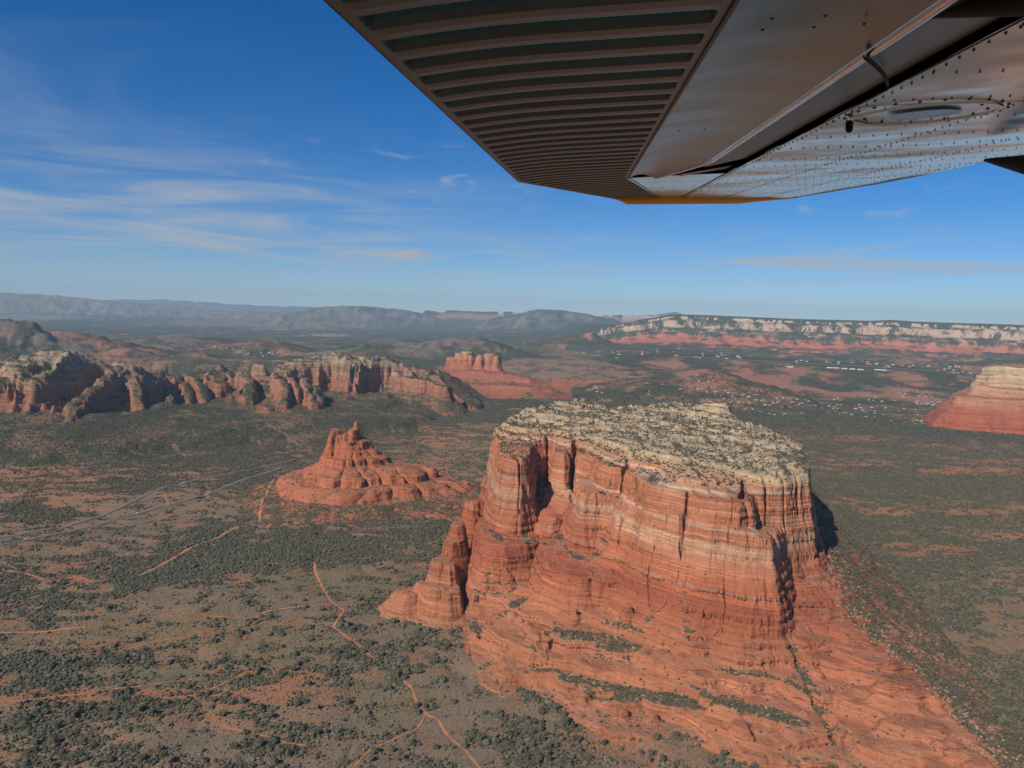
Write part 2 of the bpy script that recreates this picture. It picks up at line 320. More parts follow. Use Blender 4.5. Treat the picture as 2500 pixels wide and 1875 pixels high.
HILLS = [ # (px, py_top, dist, half width m, height m, kind, flatness)
 (0, 785, 7200, 520, 210, 'green', 1), (-90, 780, 7300, 700, 240, 'green', 1), (150, 806, 7600, 480, 150, 'red', 0), (215, 830, 7900, 350, 110, 'red', 0),
 (643, 827, 8600, 330, 110, 'red', 0), (560, 838, 8900, 500, 70, 'red', 0), (700, 848, 8800, 350, 50, 'red', 0),
 (300, 851, 7000, 190, 60, 'red', 1), (262, 858, 7000, 120, 45, 'red', 1), (478, 861, 7000, 150, 38, 'red', 1), (435, 815, 9500, 400, 60, 'green', 0), (700, 870, 6600, 120, 20, 'red', 1),
 (520, 892, 5900, 150, 90, 'red', 1),
 (1000, 829, 8700, 620, 130, 'green', 0), (1100, 822, 8700, 480, 170, 'green', 0), (1165, 821, 8700, 330, 170, 'green', 0), (930, 836, 8600, 500, 110, 'green', 0), (1240, 850, 8600, 300, 80, 'green', 0), (930, 852, 8000, 330, 60, 'red', 0), (860, 862, 8000, 300, 40, 'red', 0),
 (1725, 898, 6200, 230, 85, 'red', 0), (1660, 915, 6200, 260, 60, 'red', 0), (1500, 880, 7400, 420, 70, 'red', 0), (1560, 900, 6900, 330, 60, 'red', 0), (1400, 876, 7400, 400, 50, 'scrub', 0), (1590, 925, 6000, 200, 40, 'red', 0),
 (1438, 812, 12500, 180, 115, 'red', 1), (1405, 818, 12500, 260, 80, 'red', 1),
 (1868, 852, 11500, 130, 90, 'red', 0), (2130, 850, 12000, 500, 110, 'red', 1), (2278, 878, 10200, 170, 90, 'red', 0), (2150, 868, 10800, 230, 70, 'red', 1), (2240, 868, 10800, 260, 60, 'red', 1), (1870, 851, 11500, 160, 50, 'red', 0), (1980, 862, 11200, 420, 70, 'red', 1), (2440, 862, 11500, 500, 120, 'red', 1), (2460, 880, 10500, 300, 60, 'red', 1)]
def ground(X, Y, want=False):
    R = np.hypot(X, Y)
    wx = X + 90*fbm(X/500, Y/500, 2, 3)*sst(R, 3000, 6000); wy = Y + 90*fbm(X/500, Y/500, 2, 5)*sst(R, 3000, 6000)
    base = 11*fbm(X/520, Y/520, 4, 11) + 3*fbm(X/90, Y/90, 3, 15)
    base = base + sst(R, 3500, 7000)*42*fbm(X/1100, Y/900, 4, 21) + sst(R, 5000, 9000)*18*ridged(X/500, Y/500, 3, 25)
    rise = sst(X, -1500, 2500)*sst(Y, 7500, 13500)*120 - sst(-X, 0, 4000)*sst(Y, 9000, 20000)*70
    base = base + rise
    # gentle wash channels near the camera
    base = base - 5*sst(ridged(X/260+0.3*fbm(X/300, Y/300, 2, 8), Y/420, 2, 31), 0.55, 0.9)
    kind = np.zeros(X.shape, np.int8); z = base
    strat = np.zeros(X.shape)
    names = {'blue': 1, 'purple': 2, 'green': 3, 'cliff': 4, 'red': 5, 'scrub': 6}
    for pts, fr, bk, k in RIDGES:
        y0 = pts[0][1]
        if Y.max() < y0*0.6: continue
        amp = y0*0.012
        d, zc, sd = pl(pts, X+amp*0.7*fbm(X/(y0*0.02), Y/(y0*0.02), 4, 41), Y+amp*fbm(X/(y0*0.02), Y/(y0*0.02), 4, 45))
        xs = [p[0] for p in pts]; edge = np.maximum(0, np.maximum(min(xs)-X, X-max(xs)))
        rl = y0*0.0075*(ridged(X/(y0*0.035), Y/(y0*0.035), 3, 47)-0.3)*sst(d, y0*0.004, y0*0.04)
        zz = zc - np.where(sd > 0, itp(d, *bk), itp(d, *fr)) - edge*0.4 + rl
        mk = zz > z; kind = np.where(mk, names[k], kind); strat = np.where(mk, zc-zz, strat); z = np.maximum(z, zz)
    # the long rim on the right: dark wooded top, cream cliffs, red shelves
    if Y.max() > 8000:
        a1 = 620*fbm(X/1500, Y/1500, 4, 51, 0.6); a2 = 520*ridged(X/620, Y/620, 3, 55)
        d, zc, sd = pl(RIM, X+a1*0.6, Y+a1)
        d = np.maximum(0, d + (a2-160)*sst(d, 50, 500))
        xs0 = RIM[0][0]; edge = np.maximum(0, xs0-X)
        drop = itp(d, [0, 120, 150, 420, 470, 900, 1150, 1180, 1500, 1530, 2000, 2040, 2700, 4200], [0, 18, 95, 160, 245, 320, 385, 450, 480, 520, 550, 590, 640, 700])
        drop = terrace(drop+14*fbm(X/400, Y/400, 2, 57), ED_F, 0.75, 0.16)
        zz = np.where(sd > 0, zc-15-d*0.01, zc-drop*(zc-30)/700) - edge*0.35
        zz = np.where(sd > 0, np.minimum(zz, zc), zz)
        mk = zz > z; kind = np.where(mk, 7, kind); strat = np.where(mk, np.where(sd > 0, 0, drop), strat); z = np.maximum(z, zz)
    # the flat mesa with the airfield
    if Y.max() > 5500:
        d, zc, sd = pl(AIRP, X, Y)
        d2 = d + 130*ridged(X/350, Y/350, 3, 61)*sst(d, 60, 400) + 30*fbm(X/120, Y/120, 2, 66)*sst(d, 20, 100)
        dr = np.where(sd > 0, np.where(d < 900, 0, (d-900)*0.25), itp(d2, [0, 60, 700, 1500], [0, 14, 110, 210]))
        xs = [p[0] for p in AIRP]; edge = np.maximum(0, np.maximum(min(xs)-X, X-max(xs)))
        zz = zc - dr - edge*0.28
        mk = (zz > z); kind = np.where(mk, 8, kind); strat = np.where(mk, dr, strat); z = np.maximum(z, zz)
    for (px, py, dist, hw, hh, k, flat) in HILLS:
        if Y.max() < dist-2500: continue
        hx, hy, hz = D(px, py, dist)
        sel = (np.abs(X-hx) < hw*3.2) & (np.abs(Y-hy) < hw*3.2)
        if not sel.any(): continue
        x, y = wx[sel]-hx, wy[sel]-hy
        r = np.hypot(x, y*0.9)/hw; r = r*(1+0.22*fbm(X[sel]/(hw*0.8), Y[sel]/(hw*0.8), 3, int(px) % 97))
        if flat: f = 1-itp(r, [0, 0.55, 0.72, 0.95, 1.05, 1.9], [0, 0.08, 0.45, 0.55, 0.8, 1.1])
        else: f = 1-r*0.62
        f = f + 0.16*ridged(X[sel]/(hw*0.3), Y[sel]/(hw*0.3), 2, 71)*sst(r, 0.1, 0.6)
        zz = hz - hh*1.15*(1-f)
        zs = z[sel]; mk = zz > zs; z[sel] = np.where(mk, zz, zs); ks = kind[sel]; ks[mk] = names[k]; kind[sel] = ks
    if want: return z, kind, strat
    return z

# hand-placed ground patches: px, py, rx, ry (photo), kind, strength
PATCH = [ (420, 1110, 380, 55, 'wood', .9), (760, 1060, 260, 45, 'wood', .9), (1010, 1010, 300, 40, 'wood', .9), (600, 1175, 130, 35, 'wood', .9), (330, 1400, 220, 60, 'wood', .8), (720, 1350, 260, 60, 'wood', .9), (80, 1250, 160, 30, 'wood', .9), (480, 1330, 120, 60, 'wood', .9), (90, 1620, 200, 40, 'wood', .8), (1000, 1250, 160, 60, 'wood', .8), (2250, 1450, 260, 160, 'wood', .55), (120, 1190, 260, 22, 'wood', .8), (330, 1180, 200, 26, 'wood', .8), (700, 1010, 120, 20, 'wood', .8), (2100, 1180, 260, 60, 'wood', .5), (2150, 1050, 300, 20, 'wood', .6),
 (620, 1480, 330, 60, 'meadow', 1), (420, 1540, 330, 55, 'grass', 1), (860, 1420, 190, 45, 'green', 1), (160, 1580, 180, 40, 'grass', .8), (330, 1650, 260, 26, 'green', 1), (120, 1700, 160, 22, 'orange', .8),
 (700, 1580, 200, 50, 'green', .9), (560, 1250, 60, 22, 'meadow', 1), (330, 1290, 150, 45, 'meadow', .8), (180, 1400, 110, 50, 'orange', 1), (430, 1240, 140, 40, 'meadow', .8), (1050, 1750, 260, 120, 'meadow', 1), (930, 1700, 160, 90, 'green', .7), (1150, 1650, 170, 90, 'meadow', .9),
 (760, 1650, 140, 20, 'orange', .9), (600, 1700, 180, 25, 'orange', .9), (560, 1640, 60, 16, 'orange', .9), (950, 1550, 120, 60, 'meadow', .8), (1500, 1800, 150, 50, 'orange', .6), (480, 1810, 120, 50, 'meadow', .9), (350, 1700, 330, 26, 'orange', .7),
 (610, 1065, 60, 22, 'orange', .9), (1030, 1045, 55, 8, 'orange', 1), (1060, 1075, 120, 14, 'orange', .7), (560, 1050, 90, 18, 'orange', .7), (60, 1110, 90, 60, 'orange', .9), (140, 1180, 200, 60, 'orange', .5), (1050, 1170, 120, 20, 'orange', .7),
 (800, 1045, 80, 20, 'scrub', .7), (880, 955, 160, 14, 'orange', .4), (2350, 1150, 190, 12, 'orange', 1), (2450, 1130, 130, 12, 'orange', 1), (2150, 1250, 90, 10, 'orange', 1), (2060, 1225, 90, 14, 'orange', .6), (2440, 1310, 90, 12, 'orange', 1), (2330, 1340, 90, 10, 'orange', .9), (2260, 1350, 120, 12, 'orange', .8), (2480, 1420, 60, 14, 'orange', 1), (2100, 1130, 120, 10, 'orange', .7), (2050, 1070, 160, 12, 'orange', .6), (1960, 1050, 130, 12, 'orange', .6), (2240, 1090, 120, 9, 'orange', .6),
 (2380, 1250, 120, 9, 'orange', .8), (2490, 1240, 60, 10, 'orange', .8), (2180, 1330, 80, 8, 'orange', .8), (1550, 960, 120, 8, 'scrub', .8), (1450, 948, 120, 6, 'pale', .9), (1250, 945, 100, 6, 'pale', .7),
 (1800, 905, 90, 22, 'red', .8), (1900, 915, 90, 26, 'red', .8), (2040, 925, 60, 22, 'red', .9), (2250, 935, 110, 26, 'red', .7), (1840, 940, 70, 16, 'red', .8), (2360, 925, 70, 12, 'red', .8), (1960, 955, 90, 12, 'red', .6), (1630, 870, 70, 10, 'scrub', .7), (1500, 905, 110, 16, 'red', .5),
 (60, 752, 90, 7, 'white', .9), (160, 755, 60, 6, 'white', .8), (265, 755, 30, 4, 'white', .9), (1160, 795, 16, 6, 'red', 1), (1195, 766, 60, 6, 'red', .6), (1470, 790, 16, 4, 'red', .8),
 (60, 775, 200, 8, 'pale', .5), (520, 790, 260, 10, 'pale', .4), (760, 800, 220, 8, 'pale', .4), (800, 818, 60, 5, 'pale', .7), (640, 878, 130, 7, 'pale', .6), (520, 880, 90, 5, 'pale', .6), (1380, 865, 130, 14, 'scrub', .6), (600, 862, 60, 10, 'pale', .5)]
TONE = {'wood': (0.185, 0.135, 0.085), 'meadow': (0.205, 0.150, 0.100), 'grass': (0.23, 0.155, 0.078), 'green': (0.190, 0.150, 0.082), 'orange': (0.37, 0.160, 0.085), 'red': (0.36, 0.135, 0.085), 'scrub': (0.24, 0.165, 0.12), 'pale': (0.34, 0.27, 0.21), 'white': (0.60, 0.52, 0.44)}
def ground_look(X, Y, Z, kind, strat):
    px, py = proj(X, Y, Z); R = np.hypot(X, Y)
    col_ = np.empty(X.shape+(3,)); col_[:] = (0.26, 0.168, 0.098)
    n = fbm(X/160, Y/110, 4, 81); n2 = fbm(X/420, Y/300, 4, 85)
    def mixin(m, c): 
        m = np.clip(m, 0, 1)[..., None]; col_[:] = col_*(1-m)+np.array(c)*m
    mixin(sst(n, 0.10, 0.45)*0.65, (0.34, 0.155, 0.09)); mixin(sst(n2, 0.1, 0.4)*0.55, (0.20, 0.155, 0.088)); mixin(sst(-n, 0.15, 0.45)*0.5, (0.21, 0.155, 0.115))
    veg = 0.44 + 0.65*n2 - 0.40*n
    rt = sst(px, 1850, 2050)*sst(py, 1000, 1060)
    veg = veg + 0.12*rt
    far = sst(R, 3600, 5200)
    veg = veg*(1-far) + far*(0.62+0.5*n2-0.25*n)
    for i, (x0, y0, rx, ry, k, s) in enumerate(PATCH):
        q = np.hypot((px-x0)/rx, (py-y0)/ry)
        sel = q < 1.8
        if not sel.any(): continue
        m = np.zeros(X.shape); m[sel] = sst(1.35-q[sel]*1.0 + 0.7*fbm(X[sel]/70, Y[sel]/45, 3, 91+i % 7)*(1 if y0 > 1000 else 0.6), 0.35, 0.75)*s
        mixin(m*0.92, TONE[k]); vt = {'wood': 0.92, 'meadow': 0.10, 'grass': 0.16, 'green': 0.12, 'orange': 0.30, 'red': 0.30, 'scrub': 0.30, 'pale': 0.05, 'white': 0.0}[k]
        veg = veg*(1-m)+vt*m
    # far kinds
    mixin((kind == 5)*(0.55+0.5*n), (0.34, 0.135, 0.085)); veg = np.where(kind == 5, 0.50+0.45*n2+0.3*n, veg)
    mixin((kind == 6)*0.7, (0.26, 0.18, 0.13)); veg = np.where(kind == 6, 0.25+0.3*n, veg)
    mixin((kind == 3)*0.8, (0.17, 0.15, 0.13)); veg = np.where(kind == 3, 0.40+0.5*n2+0.2*n, veg)
    mixin((kind == 2)*0.8, (0.26, 0.19, 0.16)); veg = np.where(kind == 2, 0.35+0.3*n, veg)
    mixin((kind == 1)*0.8, (0.20, 0.18, 0.16)); veg = np.where(kind == 1, 0.4, veg)
    mk = kind == 4
    if mk.any():
        cc = np.stack([np.interp(strat, [0, 10, 30, 150, 200, 330, 420], [a, a, b, b, c, c, d]) for a, b, c, d in ((0.1, 0.50, 0.30, 0.2), (0.1, 0.36, 0.16, 0.17), (0.08, 0.27, 0.12, 0.12))], -1)
        col_[mk] = cc[mk]; veg = np.where(mk, np.interp(strat, [0, 12, 40, 330, 450], [0.9, 0.9, 0.02, 0.05, 0.7]), veg)
    mk = kind == 7
    if mk.any():
        s_ = strat + 30*fbm(X/240, Y/240, 4, 95)
        cc = np.stack([np.interp(s_, [0, 20, 45, 200, 320, 370, 410, 580, 680], v) for v in ((0.08, 0.12, 0.47, 0.46, 0.46, 0.41, 0.43, 0.38, 0.24), (0.085, 0.12, 0.36, 0.33, 0.29, 0.17, 0.16, 0.13, 0.15), (0.05, 0.08, 0.265, 0.235, 0.195, 0.11, 0.10, 0.08, 0.1))], -1)
        stp = np.abs(fbm(X/180, Y/180, 3, 99))
        col_[mk] = cc[mk]
        vv = np.interp(s_, [0, 20, 45, 140, 230, 330, 385, 450, 560, 700], [1.3, 1.2, 0.15, 0.45, 0.2, 0.62, 0.2, 0.12, 0.25, 0.9]) + 0.55*fbm(X/150, Y/300, 4, 98, 0.65) + 0.25*np.sin(s_/14)
        veg = np.where(mk, vv, veg)
    mk = kind == 8
    mixin(mk*(strat > 3)*0.6, (0.30, 0.15, 0.10)); veg = np.where(mk & (strat < 3), 0.6, np.where(mk, np.clip(0.55+0.45*n2+0.3*n-(veg < 0.45)*0.25, 0, 1), veg))
    return col_, veg, far

# ------------------------------------------------------------------ rock formations as fine height grids
FORMS = []
def warp(X, Y, a1, s1, a2, s2, seed):
    return (X + a1*fbm(X/s1, Y/s1, 3, seed) + a2*fbm(X/s2, Y/s2, 3, seed+5), Y + a1*fbm(X/s1, Y/s1, 3, seed+10) + a2*fbm(X/s2, Y/s2, 3, seed+15))
LAYE = layers(-60, 620, 1.6, 6.5, 77); LAYO = np.random.default_rng(78).uniform(-1, 1, len(LAYE)); LAYO[::7] = -1.7; LAYO[3::9] = 1.5
def layer_off(z, k=1.0, soft=0.22):
    """how far each bed stands out; beds have crisp edges"""
    z = z/k; i = np.clip(np.searchsorted(LAYE, z)-1, 1, len(LAYE)-2); a = LAYE[i]; b = LAYE[i+1]
    t = sst(z, b-(b-a)*soft, b); return LAYO[i]*(1-t)+LAYO[i+1]*t
def build_form(name, x0, x1, y0, y1, step, fn, material, label, cat, lat=0.0, latscale=1.0, ystep=None, sink=1.2, vegf=None, relax=30, alpha=2.2):
    ys_ = ystep or step
    xs = np.arange(x0, x1, step); ys = np.arange(y0, y1, ys_)
    X, Y = np.meshgrid(xs, ys); Z = fn(X, Y); G = ground(X, Y)
    Z = np.maximum(Z, G-6)
    gy, gx = np.gradient(Z, ys, xs); sl = np.hypot(gx, gy)
    FORMS.append((x0, y0, step, ys_, Z.copy(), sl.copy(), name))
    # gather the grid lines on the cliffs so that beds and joints are resolved there
    ny, nx = X.shape
    sm = sl.copy()
    for _ in range(2): sm[1:-1, 1:-1] = (sm[1:-1, 1:-1]*2+sm[:-2, 1:-1]+sm[2:, 1:-1]+sm[1:-1, :-2]+sm[1:-1, 2:])/6
    wgt = (1+alpha*np.clip(sm, 0, 4)).astype(np.float32)
    wgt[G > Z-0.5] *= 0.45
    Xr, Yr = X.astype(np.float32), Y.astype(np.float32)
    for it in range(relax):
        ii = np.clip(((Xr-x0)/step+0.5).astype(np.int32), 0, nx-1); jj = np.clip(((Yr-y0)/ys_+0.5).astype(np.int32), 0, ny-1)
        wv = wgt[jj, ii]
        e = wv[1:-1, 2:]+wv[1:-1, 1:-1]; w_ = wv[1:-1, :-2]+wv[1:-1, 1:-1]; n_ = wv[2:, 1:-1]+wv[1:-1, 1:-1]; s_ = wv[:-2, 1:-1]+wv[1:-1, 1:-1]; t = e+w_+n_+s_
        nX = (e*Xr[1:-1, 2:]+w_*Xr[1:-1, :-2]+n_*Xr[2:, 1:-1]+s_*Xr[:-2, 1:-1])/t; nY = (e*Yr[1:-1, 2:]+w_*Yr[1:-1, :-2]+n_*Yr[2:, 1:-1]+s_*Yr[:-2, 1:-1])/t
        Xr[1:-1, 1:-1] = nX; Yr[1:-1, 1:-1] = nY
    if relax:
        X, Y = Xr.astype(float), Yr.astype(float); Z = fn(X, Y); G = ground(X, Y); Z = np.maximum(Z, G-6)
        ii = np.clip((X-x0)/step, 0, nx-1.001); jj = np.clip((Y-y0)/ys_, 0, ny-1.001); i0 = ii.astype(int); j0 = jj.astype(int)
        gx = gx[j0, i0]; gy = gy[j0, i0]; sl = sl[j0, i0]
    fac = Z > G-sink
    Xd, Yd = X.copy(), Y.copy()
    if lat:   # ledges and alcoves: each bed stands out or is cut back on the steep faces
        q = sst(sl, 0.5, 2.2); zz = Z + 4*latscale*fbm(X/(60*latscale), Y/(60*latscale), 3, 7) + 0.03*X
        h = layer_off(zz, latscale)*(0.55+0.9*np.abs(fbm(X/45+Z/90, Y/45, 3, 133))) + 1.1*fbm(X/(9*latscale)+Z/60, Y/(9*latscale), 3, 137)
        Xd -= lat*q*h*gx/np.maximum(sl, 1e-3); Yd -= lat*q*h*gy/np.maximum(sl, 1e-3)
    idx = np.arange(nx*ny).reshape(ny, nx)
    keep = fac[:-1, :-1] | fac[1:, :-1] | fac[:-1, 1:] | fac[1:, 1:]
    F = np.stack([idx[:-1, :-1][keep], idx[:-1, 1:][keep], idx[1:, 1:][keep], idx[1:, :-1][keep]], -1)
    used, inv = np.unique(F, return_inverse=True); F = inv.reshape(F.shape)
    V = np.stack([Xd.ravel()[used], Yd.ravel()[used], Z.ravel()[used]], -1)
    o0 = np.array([(x0+x1)/2, (y0+y1)/2, 0])
    me = mesh_np(name, V-o0, F)
    vg = (vegf(X, Y, Z, sl) if vegf else 0.5*np.ones(X.shape)).ravel()[used]; vattr(me, 'veg', vg)
    o = link(name, me, material); o.location = o0
    tag(o, label, cat); print(name, len(F), 'quads', round(time.time()-T0, 1)); return o

ED_L = layers(-60, 200, 15, 26, 5); ED_H = layers(-20, 420, 5, 16, 3); ED_H2 = layers(-20, 420, 2.2, 6, 4)
def hero(X, Y):
    wx, wy = warp(X, Y, 9, 70, 3.0, 18, 200)
    ang = 0.0
    crack = sst(ridged(X/26, Y/26, 2, 210), 0.84, 0.98)*4 + sst(ridged(X/60, Y/60, 1, 214), 0.90, 0.99)*9
    wx2, wy2 = wx, wy
    colm = np.clip(0.35-ridged(X/34+0.4*fbm(X/60, Y/60, 2, 216), Y/34, 2, 218), -0.3, 0.9)*0.9
    cap = [(548,1424,332),(505,1388,324),(458,1364,315),(428,1366,309),(412,1340,304),(392,1298,300),(360,1306,301),(334,1318,302),(302,1345,306),(266,1366,312),(285,1405,318),(298,1438,322),(290,1510,325),(250,1530,325),(221,1540,325),(203,1600,328),(195,1660,330),(170,1715,333),(116,1728,335),(98,1770,335),(60,1745,332),(20,1725,325),(-15,1735,322),(-38,1790,325),(-30,1870,338),(10,1990,352),(70,2079,366),(130,2130,370),(197,2150,372),(250,2120,362),(310,2100,360),(400,2120,366),(489,2096,370),(540,1980,362),(600,1850,352),(632,1780,345),(640,1700,338),(615,1600,330)]
    capx = [(330,1700,338),(420,1800,346),(250,1850,346),(150,1900,350),(450,1600,330),(400,1480,318),(350,1420,312),(520,1560,328),(300,1980,356),(420,1980,362)]
    d = psd(wx2, wy2, cap) + crack*0.6
    rim = idw(X, Y, cap+capx, 3.0)
    drop = np.where(d > 0, itp(d, [0, 3, 7, 9, 14, 40, 80], [0, 6, 10, 22, 60, 190, 330]), 0)
    z = rim - drop + (13*fbm(X/60, Y/60, 4, 220) + 7*ridged(X/26, Y/26, 3, 224))*sst(-d, 0, 25) - 14*sst(-d, 45, 0)*(1-0.7*sst(X, 380, 520))
    def tr(poly, out, gain=0.03, c=0.6, extra=(), p=2.4, lim=30):
        dd = psd(wx2, wy2, poly) + crack*c + (colm*5*c if c > 0.25 else 0)
        rm = idw(X, Y, list(poly)+list(extra), p)
        return rm - np.where(dd > 0, itp(dd, *out), 0) + gain*np.minimum(np.maximum(-dd, 0), lim)
    up = ([0, 2, 5, 18, 40, 90], [0, 5, 18, 100, 190, 330])
    # white ledge tier, main wall
    z = np.maximum(z, tr([(470,1400,292),(440,1352,290),(418,1308,288),(392,1290,288),(350,1298,290),(318,1322,293),(285,1350,297),(255,1372,299),(244,1410,300),(240,1460,300),(225,1512,300),(196,1522,300),(182,1545,300),(178,1600,300),(172,1650,300),(150,1690,300),(142,1730,302),(300,1760,306),(420,1600,304)], up))
    # left pillar and inner pillar
    z = np.maximum(z, tr([(34,1590,300),(18,1568,300),(0,1568,298),(-16,1590,300),(-24,1650,302),(-24,1740,306),(0,1780,310),(52,1760,310),(44,1700,306),(40,1640,302)], up, c=0.5))
    z = np.maximum(z, tr([(96,1700,302),(101,1672,300),(118,1664,299),(130,1674,300),(130,1710,302),(120,1750,306),(100,1750,306)], up, c=0.4))
    # middle wall
    mid = ([0, 2, 6, 20, 45, 90], [0, 6, 30, 75, 140, 250])
    z = np.maximum(z, tr([(500,1380,228),(470,1316,233),(434,1266,240),(392,1262,250),(345,1284,260),(300,1318,262),(262,1352,258),(236,1395,254),(222,1440,252),(208,1492,250),(180,1502,250),(150,1498,248),(138,1520,250),(142,1600,262),(165,1640,275),(300,1640,290),(420,1500,280)], mid))
    # massive lower front wall
    low = ([0, 3, 8, 30, 60, 120], [0, 6, 24, 66, 95, 160])
    z = np.maximum(z, tr([(535,1405,170),(500,1340,168),(460,1278,166),(430,1256,170),(380,1252,172),(330,1266,172),(285,1300,170),(250,1330,170),(226,1362,168),(205,1400,166),(190,1450,168),(176,1480,168),(160,1540,180),(300,1560,200),(450,1480,200)], low))
    # tower foot block on the right
    z = np.maximum(z, tr([(480,1335,150),(525,1360,158),(572,1392,162),(600,1440,166),(628,1560,176),(660,1650,180),(655,1750,185),(500,1600,190),(450,1450,180)], ([0, 4, 14, 60, 200], [0, 8, 22, 50, 130])))
    # bowl shelf and rounded bastions on the left
    b1 = ([0, 3, 10, 18, 40, 90], [0, 1.5, 9, 34, 80, 150])
    z = np.maximum(z, tr([(58,1668,182),(62,1600,166),(68,1540,152),(72,1470,142),(76,1425,134),(90,1392,129),(118,1372,127),(143,1366,128),(160,1390,132),(184,1430,140),(205,1450,146),(200,1600,186),(150,1720,215),(70,1740,205)], b1, gain=0.02))
    z = np.maximum(z, tr([(-60,1625,162),(-60,1560,158),(-50,1512,152),(-28,1484,148),(2,1478,148),(36,1492,149),(54,1530,152),(60,1600,162),(40,1680,172),(-30,1700,172)], b1, gain=0.05))
    # talus running up the alcove
    z = np.maximum(z, tr([(48,1800,285),(60,1700,228),(58,1620,190),(52,1560,160),(80,1540,158),(104,1600,180),(140,1640,225),(150,1720,262),(130,1800,280)], ([0, 10, 60], [0, 12, 110]), p=2.2))
    z = np.maximum(z, tr([(150,1460,140),(168,1440,140),(190,1390,136),(205,1365,128),(150,1372,125)], b1))
    # knob at the back of the top
    kx, ky, _ = Cy(1578, 200, 1990)
    z = np.maximum(z, tr([(kx-70,ky+10,374),(kx-26,ky-8,383),(kx-6,ky-18,387),(kx+18,ky-12,388),(kx+24,ky+14,388),(kx,ky+30,386),(kx-60,ky+36,376)], ([0, 2, 8, 20, 60], [0, 5, 24, 34, 70]), c=0.8, p=3.5))
    z = z + 7*sst(fbm(X/70, Y/70, 3, 226), 0.0, 0.5)*sst(-d, 15, 60)
    # general footing slope, steeper near the walls
    core = [(452,1268,104),(400,1262,100),(350,1262,98),(300,1276,90),(263,1292,84),(200,1305,78),(150,1325,74),(100,1352,72),(60,1382,74),(10,1418,72),(-30,1462,72),(-60,1510,76),(-70,1650,100),(-30,1800,140),(20,1950,165),(80,2140,185),(200,2220,190),(500,2180,190),(640,1950,186),(672,1750,184),(668,1650,178),(640,1520,152),(600,1400,125),(540,1330,116)]
    z = np.maximum(z, tr(core, ([0, 40, 100, 200, 320], [0, 25, 50, 84, 140]), gain=0.1, c=0) - 0.9*np.maximum(0, -35-X))
    # slickrock domes in front and to the right
    dome = ([0, 6, 18, 40, 90], [0, 1.5, 10, 30, 60])
    z = np.maximum(z, tr([(436,1268,108),(470,1268,100),(492,1240,84),(494,1180,62),(484,1120,45),(462,1108,42),(430,1150,47),(395,1166,50),(350,1168,52),(310,1162,52),(282,1190,60),(290,1240,78),(330,1262,92)], dome, c=0.15, gain=0.06))
    z = np.maximum(z, tr([(285,1098,30),(320,1140,43),(365,1150,44),(413,1138,41),(453,1092,36),(478,1050,26),(440,1024,19),(370,1030,19),(310,1060,24)], ([0, 5, 12, 40], [0, 2, 10, 30]), c=0.1, gain=0.06))
    z = np.maximum(z, tr([(245,1250,62),(262,1210,56),(300,1200,60),(300,1250,80),(262,1285,82)], dome, c=0.1, gain=0.06))
    rr = ([0, 8, 30, 80, 200], [0, 3, 16, 44, 110])
    z = np.maximum(z, tr([(622,1580,168),(634,1500,150),(606,1400,128),(590,1340,112),(584,1270,95),(616,1230,82),(640,1190,70),(646,1146,60),(642,1060,47),(645,1000,36),(652,930,28),(660,840,18),(560,850,12),(520,960,18),(512,1060,32),(516,1140,46),(510,1220,64),(506,1300,92),(530,1360,120),(570,1430,145)], rr, c=0.1, gain=0.05))
    z = np.maximum(z, tr([(690,1150,40),(720,1060,30),(740,960,20),(720,860,12),(670,860,14),(672,980,26),(668,1080,38)], rr, c=0.1))
    # low benches on the left front
    be = ([0, 2, 7, 30, 60], [0, 3, 17, 30, 50])
    z = np.maximum(z, tr([C(590,1190,46), C(640,1215,44), C(800,1275,42), C(830,1225,50), C(740,1150,56), C(650,1085,60), C(560,1075,58), C(520,1130,52)], be, c=0.3))
    z = np.maximum(z, tr([C(430,1110,38), C(460,1170,32), C(560,1250,24), C(640,1290,22), C(760,1350,20), C(880,1385,20), C(1000,1370,26), C(1170,1330,36), C(1100,1180,60), C(900,1180,60), C(700,1060,66), C(450,1010,60)], be, c=0.3))
    z = np.maximum(z, tr([C(1180,1290,42), C(1230,1390,34), C(1330,1400,34), C(1470,1370,42), C(1430,1230,60), C(1250,1180,62)], be, c=0.15, gain=0.05))
    z = np.maximum(z, tr([C(1120,1545,16), C(1200,1580,12), C(1350,1600,10), C(1480,1560,14), C(1500,1500,18), C(1300,1480,18)], ([0, 3, 9, 40], [0, 2, 8, 20]), c=0.1, gain=0.04))
    z = np.maximum(z, tr([C(1700,1620,10), C(1500,1640,8), C(1450,1700,5), C(1800,1780,3), C(2200,1780,4), C(2100,1600,14)], ([0, 3, 9, 40], [0, 2, 8, 20]), c=0.1, gain=0.04))
    # cones and buttress pinnacles
    def cone(cx, cyt, y, r, k=2.6, zb=None, sx=1.0):
        x0, y0, z0 = Cy(cx, cyt, y); q = np.hypot((wx-x0)/sx, wy-y0)
        return z0 - itp(q, [0, r*0.35, r*0.75, r, r*1.6, r*3], [0, r*0.25, r*1.0, r*k, r*(k+2.4), r*(k+5)])
    z = np.maximum(z, cone(1027, 955, 1385, 15)); z = np.maximum(z, cone(925, 1095, 1322, 14, 2.0)); 
    z = np.maximum(z, cone(1030, 850, 1430, 20, 2.2)); z = np.maximum(z, cone(1130, 655, 1425, 10, 3.0))
    z = np.maximum(z, cone(1165, 1050, 1300, 9, 2.0)); z = np.maximum(z, cone(462, 810, 1520, 8, 3.0))
    return z, X, Y
